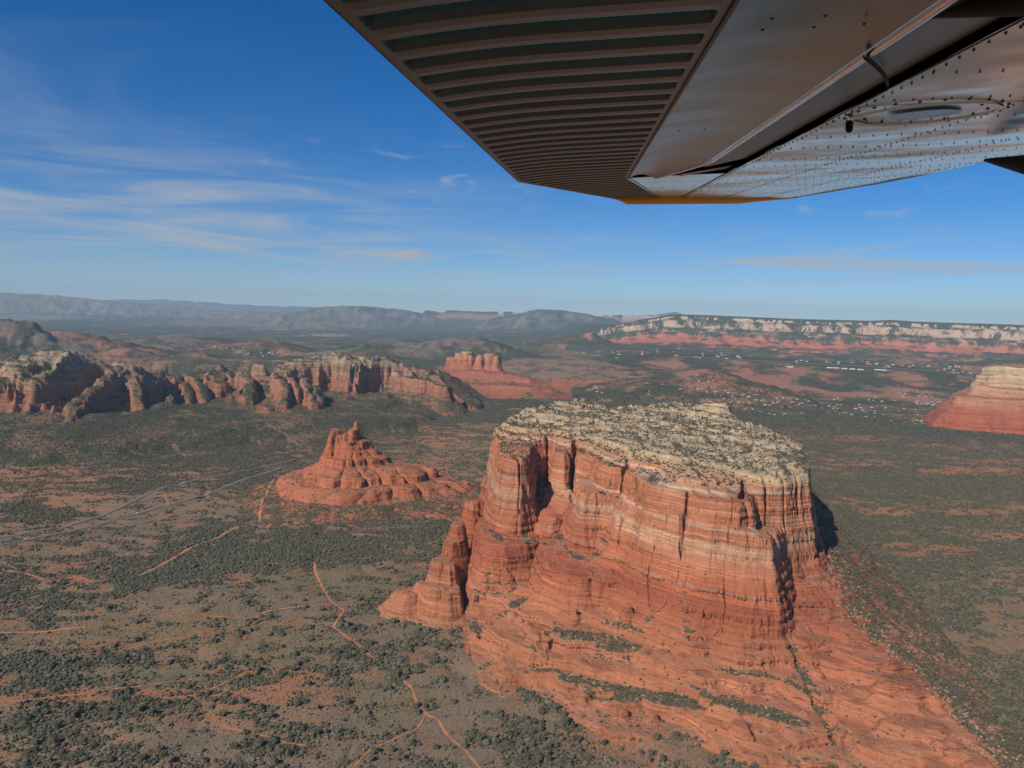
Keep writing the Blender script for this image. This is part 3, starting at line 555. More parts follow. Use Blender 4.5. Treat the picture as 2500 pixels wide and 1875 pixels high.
CRACKS = [((408, 1330), (436, 1410), 120, 3.2), ((458, 1350), (464, 1392), 90, 2.0), ((498, 1368), (494, 1408), 90, 2.0), ((532, 1395), (520, 1430), 110, 2.4), ((60, 1660), (66, 1730), 70, 3), ((84, 1690), (86, 1760), 70, 3), ((20, 1560), (14, 1600), 50, 2), ((222, 1500), (240, 1545), 60, 2.5), ((136, 1660), (146, 1730), 90, 4), ((300, 1300), (318, 1340), 60, 2)]
def hero_fn(X, Y):
    z, _, _ = hero(X, Y)
    z = z - 2.2*np.maximum(0, -64-X+6*fbm(X/20, Y/20, 2, 229)) + 1.5*fbm(X/20, Y/20, 3, 230)
    z = z - gully(X, Y)[1]
    lowm = sst(120-z, 0, 60)*sst(X, 690, 600)
    z = z + lowm*(9*fbm(X/75, Y/60, 3, 231) + 6*np.abs(fbm(X/38, Y/30, 2, 235)) - 3)
    k = 0.80*np.clip(0.75+0.6*fbm(X/120, Y/120, 2, 240), 0.3, 1)*(1-0.45*lowm)
    k = k*(1-0.55*sst(X, 480, 600)*sst(1500-Y, 0, 200))
    zl = z + 12*fbm(X/130, Y/110, 3, 245) + 0.03*X; z = z + (terrace(zl, ED_L, 0.78, 0.17)-zl)*lowm
    cut = np.zeros(X.shape)
    for (ax, ay), (bx_, by_), dp, wd in CRACKS:
        q, _, _ = pl([(ax, ay, 0), (bx_, by_, 0)], X+2.5*fbm(X/14, Y/14, 2, 247), Y+2.5*fbm(X/14, Y/14, 2, 249)); cut = np.maximum(cut, dp*np.exp(-(q/wd)**2))
    z = z - cut*sst(z, 175, 230)
    zs = z + 0.03*X - 0.006*Y + 3*fbm(X/90, Y/90, 2, 241)
    zt = terrace(zs, ED_H, k); zt = terrace(zt, ED_H2, 0.55)
    return z + (zt-zs)
GULLY = [([C(1790,1075,104), C(1850,1150,96), C(1940,1250,84), C(2000,1400,62), C(2050,1520,40), C(2100,1650,20)], 9, 8),
 ([C(1600,1335,60), C(1700,1365,52), C(1850,1400,44), C(1930,1440,42), C(1990,1490,36)], 6, 3), ([C(430,900,84), C(450,960,76), C(520,985,74), C(640,985,74)], 11, 4), ([C(610,1085,62), C(660,1050,66), C(700,1040,68)], 12, 0),
 ([C(450,1110,44), C(500,1150,42)], 12, 0), ([C(820,1120,66), C(850,1160,64)], 9, 0), ([C(900,1200,54), C(1000,1190,60), C(1120,1180,64), C(1200,1230,58)], 20, 0), ([C(1060,1240,52), C(1160,1280,44)], 20, 0),
 ([C(1240,1140,84), C(1350,1100,90), C(1400,1200,66), C(1440,1300,48)], 7, 3), ([C(740,1330,26), C(850,1360,24)], 6, 0), ([C(720,1220,50), C(790,1280,40)], 5, 0),
 ([C(900,1390,22), C(1000,1420,20), C(1100,1450,18), C(1300,1490,18), C(1480,1500,20)], 16, 2), ([C(1000,1480,8), C(1150,1520,8), C(1500,1530,16), C(1640,1560,16), C(1950,1640,12)], 14, 0),
 ([C(760,640,175), C(790,560,200), C(800,480,235), C(800,390,270)], 12, 0), ([C(930,620,185), C(950,520,225), C(970,430,262)], 12, 0), ([C(690,700,165), C(720,770,155)], 8, 0), ([C(540,730,156), C(600,770,152)], 8, 0), ([C(860,740,160), C(900,790,150)], 9, 0),
 ([C(900,830,140), C(960,870,132)], 8, 0), ([C(1040,740,170), C(1080,790,165), C(1020,820,150)], 7, 0), ([C(750,880,100), C(790,890,100)], 6, 2), ([C(1880,830,170), C(1840,880,158), C(1950,880,165)], 10, 0), ([C(1150,530,255), C(1060,540,255)], 5, 0), ([C(1270,500,302), C(1300,450,310)], 7, 0)]
def gully(X, Y):
    v = np.zeros(X.shape); cut = np.zeros(X.shape)
    wx, wy = warp(X, Y, 5, 40, 3, 12, 260)
    for pts, wd, dp in GULLY:
        q, _, _ = pl(pts, wx, wy); m = sst(q, wd*1.6, wd*0.5); v = np.maximum(v, m); cut = np.maximum(cut, dp*np.exp(-(q/(wd*0.8))**2))
    return v, cut
RIDGE_LINE = np.array([(850, 668), (930, 660), (1000, 652), (1146, 650), (1226, 622), (1300, 598), (1357, 600), (1503, 634), (1640, 655), (1750, 690), (2200, 700)], float)
def hero_veg(X, Y, Z, sl):
    v = 0.05 + 0.30*sst(Z, 305, 330) + 0.35*fbm(X/50, Y/50, 3, 250)*(0.4+0.6*sst(Z, 290, 320))
    v = np.maximum(v, gully(X, Y)[0]*0.95)
    xr = np.interp(Y, RIDGE_LINE[:, 0], RIDGE_LINE[:, 1])+14*fbm(X/30, Y/30, 3, 252)
    v = np.where(X > xr, np.maximum(v, 0.86+0.35*fbm(X/26, Y/26, 3, 255)), v)
    return np.clip(np.where(Z < 9, np.maximum(v, 0.4), v), 0, 1)
build_form('flat_topped_butte', -190, 800, 850, 2330, 1.7, hero_fn, M_HERO, 'large flat-topped red sandstone butte with a cream shrub-dotted cap, filling the right foreground', 'butte', lat=2.4, vegf=hero_veg, relax=60, alpha=2.6)

def spires_fn(X, Y):
    wx, wy = warp(X, Y, 6, 40, 2.5, 13, 300); crack = sst(ridged(X/17, Y/17, 2, 310), 0.82, 0.98)*4
    z = np.full(X.shape, -50.0)
    def sp(pts, out, gain=0.1):
        nonlocal z
        d = psd(wx, wy, pts)+crack*0.5; z = np.maximum(z, idw(X, Y, pts, 2.4) - np.where(d > 0, itp(d, *out), 0)+gain*np.minimum(np.maximum(-d, 0), 12))
    def blob(cx, cy, y, rx, ry, zdrop=0):
        x0, y0, z0 = Cy(cx, cy, y); return [(x0+rx*math.cos(a), y0+ry*math.sin(a), z0-zdrop) for a in np.linspace(0, 2*math.pi, 9)[:-1]]
    st = ([0, 2, 5, 15, 24, 50], [0, 4, 18, 66, 105, 190])
    sp(blob(402, 690, 1585, 14, 26, 4), st)
    sp(blob(385, 760, 1560, 18, 30, 4), st)
    sp(blob(330, 850, 1520, 20, 28, 4), st); sp(blob(368, 875, 1500, 12, 18, 3), st)
    sp(blob(310, 965, 1475, 24, 26, 3), st); sp(blob(370, 985, 1465, 20, 26, 3), st)
    sp(blob(235, 955, 1515, 12, 18, 2), ([0, 3, 8, 30, 60], [0, 4, 16, 40, 70])); sp(blob(170, 1000, 1500, 28, 26, 2), ([0, 3, 8, 20, 60], [0, 3, 14, 28, 60]))
    sp(blob(482, 600, 1690, 8, 14, 0), ([0, 2, 5, 12, 20], [0, 4, 18, 60, 140])); sp(blob(455, 600, 1700, 6, 8, 0), ([0, 2, 5, 12, 20], [0, 4, 18, 60, 140]))
    x0, y0, _ = Cy(330, 1000, 1500)
    z = np.maximum(z, 50 - 0.46*np.hypot(wx-x0-20, (wy-y0-20)*0.9))
    zt = terrace(terrace(z, ED_H, 0.5), ED_H2, 0.5)
    return zt + 1.2*fbm(X/12, Y/12, 3, 320)
build_form('sandstone_spires', -290, -62, 1400, 1790, 1.6, spires_fn, M_HERO, 'row of narrow red rock spires at the left foot of the large butte', 'rock spires', lat=1.5, vegf=lambda X, Y, Z, s: 0.3+0.3*fbm(X/30, Y/30, 3, 5))

# Bell Rock
ED_B = layers(-10, 300, 9, 24, 9); ED_B2 = layers(-10, 300, 3, 7, 10)
bx, by, bz = D(862, 1040, 2480)
def bell_fn(X, Y):
    wx, wy = warp(X, Y, 26, 120, 6, 30, 400)
    dx, dy = wx-bx, wy-by; r = np.hypot(dx, dy); a = np.arctan2(dy, dx)
    # elongated apron to the right, steep towards the left
    rad = r/(0.90+0.62*np.exp(-((a+0.05)/0.55)**2) + 0.22*np.exp(-((a+1.7)/0.7)**2) + 0.02*np.exp(-((np.abs(a)-3.0)/0.5)**2))
    rad = rad*(1-0.14*sst(r, 100, 230))
    lob = np.abs(np.sin(a*8+1.3*fbm(X/110, Y/110, 2, 410)+r*0.004))
    rad = rad + (1-lob)**3*17*sst(r, 30, 90) + 7*fbm(X/35, Y/35, 3, 415)
    top = bz-18
    z = itp(rad, [0, 38, 46, 60, 84, 93, 118, 150, 159, 204, 214, 262, 300, 340, 420], [184, 180, 146, 140, 133, 106, 99, 92, 62, 53, 34, 22, 10, -4, -30])
    # blocky crown with two summits
    def b(px, py, y, rx, ry, out):
        x0, y0, z0 = D(px, py, y); q = np.hypot((wx-x0)/rx, (wy-y0)/ry); q = (q-1)*min(rx, ry)
        q = q + sst(ridged(X/14, Y/14, 2, 420), 0.75, 0.98)*4
        return z0-np.where(q > 0, itp(q, [0, 3, 8, 22, 50], out), 0)
    so_ = [0, 7, 40, 80, 130]
    for px, py, y, rx, ry in ((821, 1049, 2478, 15, 24), (836, 1062, 2470, 14, 24), (849, 1056, 2474, 10, 20), (866, 1048, 2480, 15, 26), (871, 1030, 2486, 6, 9), (858, 1066, 2462, 15, 14), (884, 1070, 2490, 14, 22), (897, 1080, 2505, 8, 15)):
        z = np.maximum(z, b(px, py, y, rx, ry, so_))
    kb = sst(z, 22, 62); zb = z+4*fbm(X/60, Y/60, 2, 430); zt = zb+(terrace(zb, ED_B, 0.8, 0.2)-zb)*kb; zt = zt+(terrace(zt, ED_B2, 0.5)-zt)*kb
    return zt + 1.6*fbm(X/18, Y/18, 3, 435)
build_form('stepped_butte', bx-380, bx+560, by-480, by+330, 2.6, bell_fn, M_BELL, 'bell-shaped stepped red rock with a twin-horned summit, left of the large butte', 'butte', lat=2.2, vegf=lambda X, Y, Z, s: np.clip(0.40+0.35*fbm(X/40, Y/40, 3, 5)-0.2*(Z > 120)+0.4*sst(60-Z, 0, 40), 0, 1))

# the long ridge on the left
ED_R = layers(-20, 500, 14, 38, 12); ED_R2 = layers(-20, 500, 5, 12, 13)
RC = [(-560, 900, 3700), (-260, 905, 3650), (-80, 880, 3650), (60, 868, 3650), (110, 852, 3700), (163, 856, 3750), (224, 868, 3850), (277, 884, 3900), (330, 905, 4150), (374, 913, 4300), (407, 912, 4350), (435, 920, 4400), (488, 906, 4500), (570, 913, 4600), (600, 925, 4600), (640, 905, 4500), (700, 905, 4500), (761, 872, 4650), (793, 873, 4700), (834, 858, 4750), (867, 865, 4800), (930, 868, 4850), (1000, 886, 4900), (1036, 897, 4900), (1072, 920, 4850), (1098, 940, 4800)]
RCW = [D(*t) for t in RC]
def ridge_fn(X, Y):
    wx, wy = warp(X, Y, 60, 420, 18, 90, 500)
    d, zc, sd = pl(RCW, wx, wy)
    fin = ridged(X/160+0.25*fbm(X/200, Y/200, 2, 505), Y/420, 2, 510)      # fins and bays
    fin2 = ridged(X/48, Y/110, 2, 515)
    fin3 = ridged(X/21, Y/60, 2, 517)
    d2 = d + sst(d, 15, 90)*(1-0.85*sst(d, 300, 560))*(190*(0.42-fin) + 60*(0.4-fin2) + 16*(0.4-fin3)) 
    d2 = np.maximum(d2, 0)
    H0 = np.maximum(zc-55, 20)
    fr = itp(d2, [0, 60, 130, 142, 165, 195, 212, 240, 400, 640, 900, 1300], [0, 0.10, 0.24, 0.42, 0.60, 0.64, 0.77, 0.80, 0.87, 0.94, 1.02, 1.45])
    frA = itp(d2, [0, 120, 250, 262, 288, 310, 330, 480, 700, 950, 1300], [0, 0.16, 0.36, 0.50, 0.66, 0.69, 0.80, 0.87, 0.95, 1.02, 1.45])
    fr = fr + (frA-fr)*sst(-X, 1900, 2150)
    bk = itp(d, [0, 150, 600, 1100], [0, 0.10, 0.7, 1.1])
    z = 55 + H0 - H0*np.where(sd > 0, bk, fr)
    xs = [p[0] for p in RCW]; ex = np.maximum(0, X-max(xs)+260+0.10*(4800-Y)+60*fbm(X/150, Y/150, 3, 519)); z = z - np.minimum(ex, 200)*0.12*sst(sd*-1, -0.5, 0.5) - np.maximum(0, ex-200)*0.42 - np.maximum(0, ex-420)*0.5
    z = z + (4+14*sst(z, 120, 220))*fbm(X/60, Y/60, 4, 520) + 20*(ridged(X/75, Y/130, 4, 522)-0.45)*sst(z, 150, 230) - 3
    # spur coming down towards the road on the left
    for pts, top, wd in (([(265, 900, 3850), (232, 935, 3640), (190, 985, 3440), (172, 1040, 3280), (150, 1100, 3090)], 0, 22), ([(-60, 950, 3500), (-20, 1000, 3330), (0, 1060, 3120)], 0, 45), ([(60, 935, 3560), (75, 985, 3430)], 0, 26), ([(110, 935, 3560), (122, 975, 3470)], 0, 18),
                         ([(297, 884, 3980), (318, 935, 3830), (338, 985, 3690)], 0, 26), ([(384, 908, 4260), (402, 940, 4130), (418, 975, 4010)], 0, 24), ([(440, 918, 4350), (462, 945, 4250), (478, 975, 4140)], 0, 20), ([(478, 908, 4400), (500, 938, 4290), (515, 968, 4180)], 0, 20), ([(530, 908, 4450), (552, 935, 4350)], 0, 30),
                         ([(600, 910, 4450), (606, 940, 4260), (612, 978, 4080)], 0, 24), ([(636, 889, 4500), (654, 890, 4490)], 0, 12), ([(683, 912, 4430), (686, 950, 4180), (688, 985, 4010)], 0, 20), ([(716, 918, 4430), (722, 950, 4220)], 0, 14), ([(748, 926, 4400), (756, 955, 4180), (762, 985, 4010)], 0, 20), ([(776, 940, 4300), (781, 970, 4120)], 0, 14), ([(650, 988, 3960), (658, 992, 3930)], 0, 22),
                         ([(960, 905, 4850), (1000, 915, 4700), (1040, 925, 4600), (1085, 942, 4600)], 0, 40)):
        q, zq, _ = pl([D(*t) for t in pts], wx, wy)
        q = q + 12*(0.4-fin2) + 8*(0.4-fin3)
        zz = zq - itp(np.maximum(q-wd, 0), [0, 7, 20, 34, 80, 200], [0, 10, 74, 86, 116, 200])
        z = np.maximum(z, zz)
    kz = 0.3+0.7*sst(z, 110, 190); z8 = z+8*fbm(X/200, Y/200, 2, 530); zt = terrace(z8, ED_R, 0.75*kz); zt = terrace(zt, ED_R2, 0.5*kz)-(z8-z)*kz*0
    return zt + 3*fbm(X/22, Y/22, 3, 535)
build_form('sandstone_ridge', -3300, -100, 2300, 5750, 7.0, ridge_fn, M_RIDGE, 'long scrub-covered ridge with red and cream cliff fins, beyond the highway on the left', 'ridge', lat=4.5, latscale=2.6, ystep=6.0, sink=3, vegf=lambda X, Y, Z, s: np.clip(0.82+0.5*fbm(X/120, Y/120, 3, 5)-0.15*sst(Z, 260, 330), 0, 1))

# Cathedral Rock
def cath_fn(X, Y):
    wx, wy = warp(X, Y, 12, 110, 5, 30, 600)
    z = np.full(X.shape, -50.0); cr = sst(ridged(X/50, Y/70, 2, 610), 0.78, 0.98)*14
    def b(px, py, y, rx, ry, out=([0, 8, 22, 60, 160], [0, 12, 90, 150, 260])):
        nonlocal z
        x0, y0, z0 = D(px, py, y); q = (np.hypot((wx-x0)/rx, (wy-y0)/ry)-1)*min(rx, ry)+cr*0.6
        z = np.maximum(z, z0-np.where(q > 0, itp(q, *out), 0))
    Y0 = 6100
    for t in ((1110, 872, Y0, 55, 60), (1125, 862, Y0, 45, 60), (1140, 857, Y0+10, 36, 60), (1148, 868, Y0-30, 18, 30), (1160, 874, Y0+20, 10, 40), (1172, 866, Y0-10, 18, 40), (1198, 863, Y0+20, 36, 50), (1212, 868, Y0, 20, 45), (1192, 866, Y0, 24, 40), (1182, 868, Y0+60, 26, 30)): b(*t)
    # red stepped base, running out to the right
    base = [D(1080, 905, 6000), D(1110, 903, 5950), D(1160, 906, 5900), D(1230, 912, 5850), D(1290, 922, 5800), D(1310, 925, 5850), D(1240, 907, 6250), D(1100, 897, 6300)]
    d = psd(wx, wy, base)+cr*0.5; zb = idw(X, Y, base) + 0.05*np.clip(-d, 0, 120)
    z = np.maximum(z, zb-np.where(d > 0, itp(d, [0, 15, 45, 60, 110, 130, 200, 600], [0, 6, 42, 48, 66, 92, 104, 200]), 0))
    low = [D(1090, 935, 5650), D(1200, 940, 5600), D(1300, 945, 5550), D(1345, 950, 5600), D(1320, 930, 5900), D(1080, 920, 5900)]
    d = psd(wx, wy, low)+cr*0.4; z = np.maximum(z, idw(X, Y, low)-np.where(d > 0, itp(d, [0, 10, 30, 60, 300], [0, 8, 32, 42, 110]), 0))
    rb = [D(1330, 935, 6000), D(1390, 924, 6100), D(1480, 928, 6100), D(1540, 938, 6000), D(1530, 934, 6200), D(1400, 922, 6300)]
    d = psd(wx, wy, rb); z = np.maximum(z, idw(X, Y, rb)-np.where(d > 0, itp(d, [0, 10, 30, 60, 300], [0, 8, 26, 34, 90]), 0))
    zt = terrace(z, ED_R2, 0.6); return zt+2*fbm(X/25, Y/25, 3, 620)
build_form('twin_towered_butte', -800, 1150, 5250, 6700, 5.5, cath_fn, M_CATH, 'distant twin-towered orange rock with a central cleft, standing on a stepped red base', 'butte', lat=4, latscale=2.4, ystep=5.5, sink=2, vegf=lambda X, Y, Z, s: np.clip(0.5+0.5*fbm(X/90, Y/90, 3, 5)-0.3*(Z > 250), 0, 1))

# mesa cut by the right edge of the frame
def rmesa_fn(X, Y):
    wx, wy = warp(X, Y, 30, 160, 10, 45, 700); cr = sst(ridged(X/55, Y/55, 2, 710), 0.8, 0.98)*12
    top = [D(2410, 896, 4750), D(2445, 893, 4750), D(2495, 898, 4700), D(2585, 903, 4650), D(2800, 905, 4600), D(2800, 895, 5200), D(2475, 888, 5150)]
    def tr(poly, out, gain=0.03):
        d = psd(wx, wy, poly)+cr*0.6
        return idw(X, Y, poly)-np.where(d > 0, itp(d, *out), 0)+gain*np.clip(-d, 0, 100)
    z = tr(top, ([0, 6, 12, 30, 38, 60, 75], [0, 8, 44, 52, 92, 104, 150]), 0.06)
    t2 = [D(2390, 940, 4680), D(2445, 950, 4620), D(2585, 960, 4560), D(2800, 960, 4500), D(2800, 930, 5300), D(2415, 915, 5250)]
    z = np.maximum(z, tr(t2, ([0, 8, 20, 60, 80], [0, 8, 40, 58, 110])))
    t3o = ([0, 8, 22, 70, 100], [0, 10, 52, 68, 110])
    t3 = [D(2335, 968, 4600), D(2385, 972, 4520), D(2475, 978, 4460), D(2800, 990, 4400), D(2800, 950, 5400), D(2365, 945, 5300), D(2325, 960, 4900)]
    z = np.maximum(z, tr(t3, t3o))
    zt = terrace(z, ED_R2, 0.7); return zt+1.8*fbm(X/25, Y/25, 3, 720)
build_form('sandstone_mesa', 1600, 4300, 3500, 5600, 5.0, rmesa_fn, M_RMESA, 'cream-topped mesa with a dark red foot at the right edge of the view', 'mesa', lat=4, latscale=2.4, ystep=5.0, sink=2, vegf=lambda X, Y, Z, s: np.clip(0.30+0.5*fbm(X/90, Y/90, 3, 5)+0.3*(Z > 235), 0, 1))

# ------------------------------------------------------------------ ground sheet
def build_ground():
    th = np.radians(np.concatenate([np.linspace(-180, -50, 30)[:-1], np.linspace(-50, -38, 30)[:-1], np.linspace(-38, 38, 760), np.linspace(38, 50, 30)[1:], np.linspace(50, 180, 30)[1:]]))
    r = np.concatenate([[2, 200, 400, 500], np.exp(np.linspace(np.log(600), np.log(11000), 350)), np.exp(np.linspace(np.log(11000), np.log(17500), 175))[1:], np.exp(np.linspace(np.log(17500), np.log(64000), 90))[1:], [72000, 90000]])
    Rr, Th = np.meshgrid(r, th, indexing='ij'); X = Rr*np.sin(Th); Y = Rr*np.cos(Th)
    Z, kind, strat = ground(X, Y, True)
    colr, veg, far = ground_look(X, Y, Z, kind, strat)
    nr, na = X.shape; idx = np.arange(nr*na).reshape(nr, na)
    F = np.stack([idx[:-1, :-1], idx[:-1, 1:], idx[1:, 1:], idx[1:, :-1]], -1).reshape(-1, 4)
    me = mesh_np('ground', np.stack([X, Y, Z], -1).reshape(-1, 3), F)
    vcol(me, 'tone', colr.reshape(-1, 3)); vattr(me, 'veg', veg); vattr(me, 'far', far)
    o = link('ground', me, M_GROUND); o['kind'] = 'structure'
    print('ground', len(F), round(time.time()-T0, 1))
build_ground()

def world_z(x, y):
    z = ground(x, y); s = np.zeros(x.shape); on = np.zeros(x.shape, bool)
    for x0, y0, sx, sy, Z, sl, nm in FORMS:
        i = ((x-x0)/sx); j = ((y-y0)/sy); ny, nx = Z.shape
        m = (i > 0) & (i < nx-1.01) & (j > 0) & (j < ny-1.01)
        ii = i[m].astype(int); jj = j[m].astype(int); fi = i[m]-ii; fj = j[m]-jj
        zz = Z[jj, ii]*(1-fi)*(1-fj)+Z[jj, ii+1]*fi*(1-fj)+Z[jj+1, ii]*(1-fi)*fj+Z[jj+1, ii+1]*fi*fj
        up = zz > z[m]; a = z[m]; a[up] = zz[up]; z[m] = a
        b = s[m]; b[up] = sl[jj, ii][up]; s[m] = b; c = on[m]; c[up] = True; on[m] = c
    return z, s, on

exec_after = []
#@@PART2
# ------------------------------------------------------------------ roads and trails draped on the ground
def catmull(p, n=10):
    p = np.array(p, float); q = np.vstack([2*p[0]-p[1], p, 2*p[-1]-p[-2]]); out = []
    for i in range(1, len(q)-2):
        for t in np.linspace(0, 1, n, endpoint=False):
            out.append(0.5*((2*q[i])+(-q[i-1]+q[i+1])*t+(2*q[i-1]-5*q[i]+4*q[i+1]-q[i+2])*t*t+(-q[i-1]+3*q[i]-3*q[i+1]+q[i+2])*t**3))
    out.append(q[-2]); return np.array(out)
def ribbon(name, pix, width, m, kind='structure', lift=0.35, off=0.0, wob=0.0, jit=0.0, z0=0, label=None, cat=None, wpts=None):
    pts = catmull(wpts if wpts is not None else [P(a, b, z0)[:2] for a, b in pix], 14)
    seg = np.hypot(*np.diff(pts, axis=0).T); s = np.concatenate([[0], np.cumsum(seg)])
    n = int(s[-1]/4)+2; ss = np.linspace(0, s[-1], n); x = np.interp(ss, s, pts[:, 0]); y = np.interp(ss, s, pts[:, 1])
    if jit: x = x+jit*fbm(ss/25, ss*0+1, 3, 3); y = y+jit*fbm(ss/25, ss*0+2, 3, 7)
    tx = np.gradient(x); ty = np.gradient(y); l = np.hypot(tx, ty); nx_, ny_ = -ty/l, tx/l
    V = []; k = 4
    wv = width*(1+wob*fbm(ss/14, ss*0+5, 3, 11))
    for j in range(k+1):
        o_ = off + wv*(j/k-0.5); a, b = x+nx_*o_, y+ny_*o_
        V.append(np.stack([a, b, np.zeros(n)], -1))
    V = np.stack(V, 1); c, _, _ = world_z(V[..., 0].ravel(), V[..., 1].ravel()); zz = c.reshape(n, k+1)
    V[..., 2] = (zz.max(1)[:, None]*0.5+zz*0.5 if kind == 'structure' and width > 8 else zz) + lift
    idx = np.arange(n*(k+1)).reshape(n, k+1); F = np.stack([idx[:-1, :-1], idx[1:, :-1], idx[1:, 1:], idx[:-1, 1:]], -1).reshape(-1, 4)
    o = link(name, mesh_np(name, V.reshape(-1, 3), F), m); o['kind'] = 'structure'
    if label: o['label'] = label
    return np.stack([x, y], -1)
M_TRAIL = plain('orange dirt', (0.47, 0.19, 0.09), 0.95, var=0.18, vs=0.3)
M_ASPH = plain('worn asphalt', (0.15, 0.135, 0.125), 0.85, var=0.12, vs=0.08)
M_SHOULD = plain('road shoulder soil', (0.23, 0.155, 0.11), 0.95, var=0.15, vs=0.1)
M_PAINT = plain('road paint', (0.75, 0.74, 0.70), 0.7)
TRAILS = [([(200, 1600), (300, 1588), (380, 1570), (450, 1562), (560, 1545)], 1.8), ([(0, 1720), (90, 1708), (200, 1690), (330, 1672), (470, 1650)], 2.2), ([(380, 1700), (470, 1690), (560, 1660), (640, 1640)], 2.0), ([(400, 1205), (410, 1225), (390, 1250), (340, 1268)], 2.6),
 ([(768, 1375), (770, 1400), (790, 1440), (805, 1470), (822, 1485), (838, 1500), (830, 1515), (815, 1535), (830, 1550), (865, 1570), (885, 1585), (910, 1612)], 3.4),
 ([(500, 1511), (550, 1512), (620, 1512), (660, 1497), (740, 1489), (806, 1483)], 3.4), ([(800, 1485), (900, 1480)], 2.0), ([(620, 1378), (700, 1382), (770, 1376), (860, 1368), (900, 1366)], 1.8),
 ([(980, 1655), (1005, 1680), (1020, 1720), (1045, 1742), (1070, 1755), (1100, 1800), (1140, 1840), (1170, 1880), (1190, 1910)], 2.9), ([(1042, 1740), (1015, 1775), (960, 1800), (900, 1835), (865, 1875), (840, 1910)], 2.0),
 ([(-20, 1545), (80, 1543), (160, 1539), (210, 1534)], 4.4), ([(0, 1388), (60, 1395), (110, 1410)], 3), ([(0, 1478), (50, 1460), (100, 1448)], 3),
 ([(340, 1400), (380, 1383), (430, 1355), (480, 1330), (530, 1312), (570, 1290), (610, 1282)], 6), ([(632, 1275), (640, 1240), (655, 1215), (665, 1190), (672, 1178)], 5), ([(612, 1282), (650, 1290), (660, 1280)], 5), ([(540, 1775), (640, 1795), (700, 1812), (750, 1822)], 2.2)]
for p_, w_ in TRAILS: ribbon('path', p_, w_*1.35, M_TRAIL, wob=0.8, jit=1.5, lift=0.8)
R1 = [(-60, 1318), (0, 1310), (80, 1296), (150, 1283), (220, 1262), (300, 1232), (380, 1196), (440, 1180), (520, 1162), (600, 1146), (680, 1128), (725, 1116)]
R2 = [(-60, 1342), (0, 1328), (100, 1308), (200, 1285), (300, 1258), (400, 1232), (500, 1205), (570, 1178), (640, 1155), (700, 1137), (730, 1128)]
R3 = [(930, 1094), (980, 1098), (1050, 1100), (1120, 1098), (1170, 1092), (1215, 1086)]
roads = []
for r_ in (R1, R2, R3):
    ribbon('road_shoulder', r_, 13, M_SHOULD, lift=1.3)
    roads.append(ribbon('road', r_, 8.5, M_ASPH, lift=1.6))
    ribbon('road_marking', r_, 0.45, M_PAINT, lift=1.62, off=3.6); ribbon('road_marking', r_, 0.45, M_PAINT, lift=1.62, off=-3.6)
ribbon('village_road', [(1640, 990), (1760, 993), (1900, 1003), (2050, 1016), (2150, 1012)], 9, M_ASPH, lift=0.6)
M_RUN = plain('pale runway', (0.36, 0.31, 0.26), 0.9, var=0.1, vs=0.02)
ribbon('runway', None, 60, M_RUN, lift=1.2, wpts=[(a, b+110) for a, b, c in AIRP[2:8]])
print('roads', round(time.time()-T0, 1))

# ------------------------------------------------------------------ vegetation
def leaf_mat(name, a, b_, c_):
    m, t, b = mat(name); oi = nn(t, 'ShaderNodeObjectInfo'); g = nn(t, 'ShaderNodeNewGeometry')
    f = noise(t, mapv(t, g.outputs['Position'], (0.9,)*3), 1, 4, 0.7)
    c = ramp(t, oi.outputs['Random'], [(0, a), (0.5, b_), (0.85, b_), (1, c_)])
    c = mixc(t, 1.0, c, ramp(t, f, [(0.3, 0.6), (0.7, 1.4)]), 'MULTIPLY')
    t.links.new(c, b.inputs['Base Color']); b.inputs['Specular IOR Level'].default_value = 0.1; return m
M_LEAF = leaf_mat('juniper foliage', (0.070, 0.072, 0.042), (0.105, 0.100, 0.064), (0.19, 0.16, 0.12))
M_GREY = leaf_mat('grey scrub foliage', (0.16, 0.135, 0.10), (0.20, 0.17, 0.13), (0.26, 0.22, 0.175))
M_BARK = plain('bark', (0.13, 0.10, 0.075), 0.95)
def crown_mesh(name, seed, lumps=7, leaves=260, h=1.0, base=1):
    """unit-diameter crown: several uneven lumps plus loose leaf clumps around them"""
    r = random.Random(seed); bm = bmesh.new()
    cs = []
    for i in range(lumps):
        a = r.uniform(0, 6.28); q = r.uniform(0.05, 0.30) if i else 0; z = r.uniform(0.18, 0.62)*h if i else 0.38*h
        rad = r.uniform(0.15, 0.25) if i else 0.30
        cs.append((q*math.cos(a), q*math.sin(a), z, rad))
        res = bmesh.ops.create_icosphere(bm, subdivisions=base, radius=rad)
        for v in res['verts']:
            v.co *= 1+r.uniform(-0.22, 0.22); v.co.z *= 0.85*h; v.co += Vector(cs[-1][:3])
    for i in range(leaves):
        x, y, z, rad = r.choice(cs); d = Vector((r.gauss(0, 1), r.gauss(0, 1), r.gauss(0.15, 1))).normalized()
        p = Vector((x, y, z)) + d*rad*r.uniform(0.85, 1.2); s_ = r.uniform(0.025, 0.06)
        t1 = d.orthogonal().normalized(); t2 = d.cross(t1); a = r.uniform(0, 6.28); u = t1*math.cos(a)+t2*math.sin(a)+d*r.uniform(-.5, .5); v_ = d.cross(u)
        try: bm.faces.new([bm.verts.new(p+u*s_), bm.verts.new(p-u*s_*.5+v_*s_), bm.verts.new(p-u*s_*.5-v_*s_)])
        except Exception: pass
    me = bpy.data.meshes.new(name); bm.to_mesh(me); bm.free(); return me
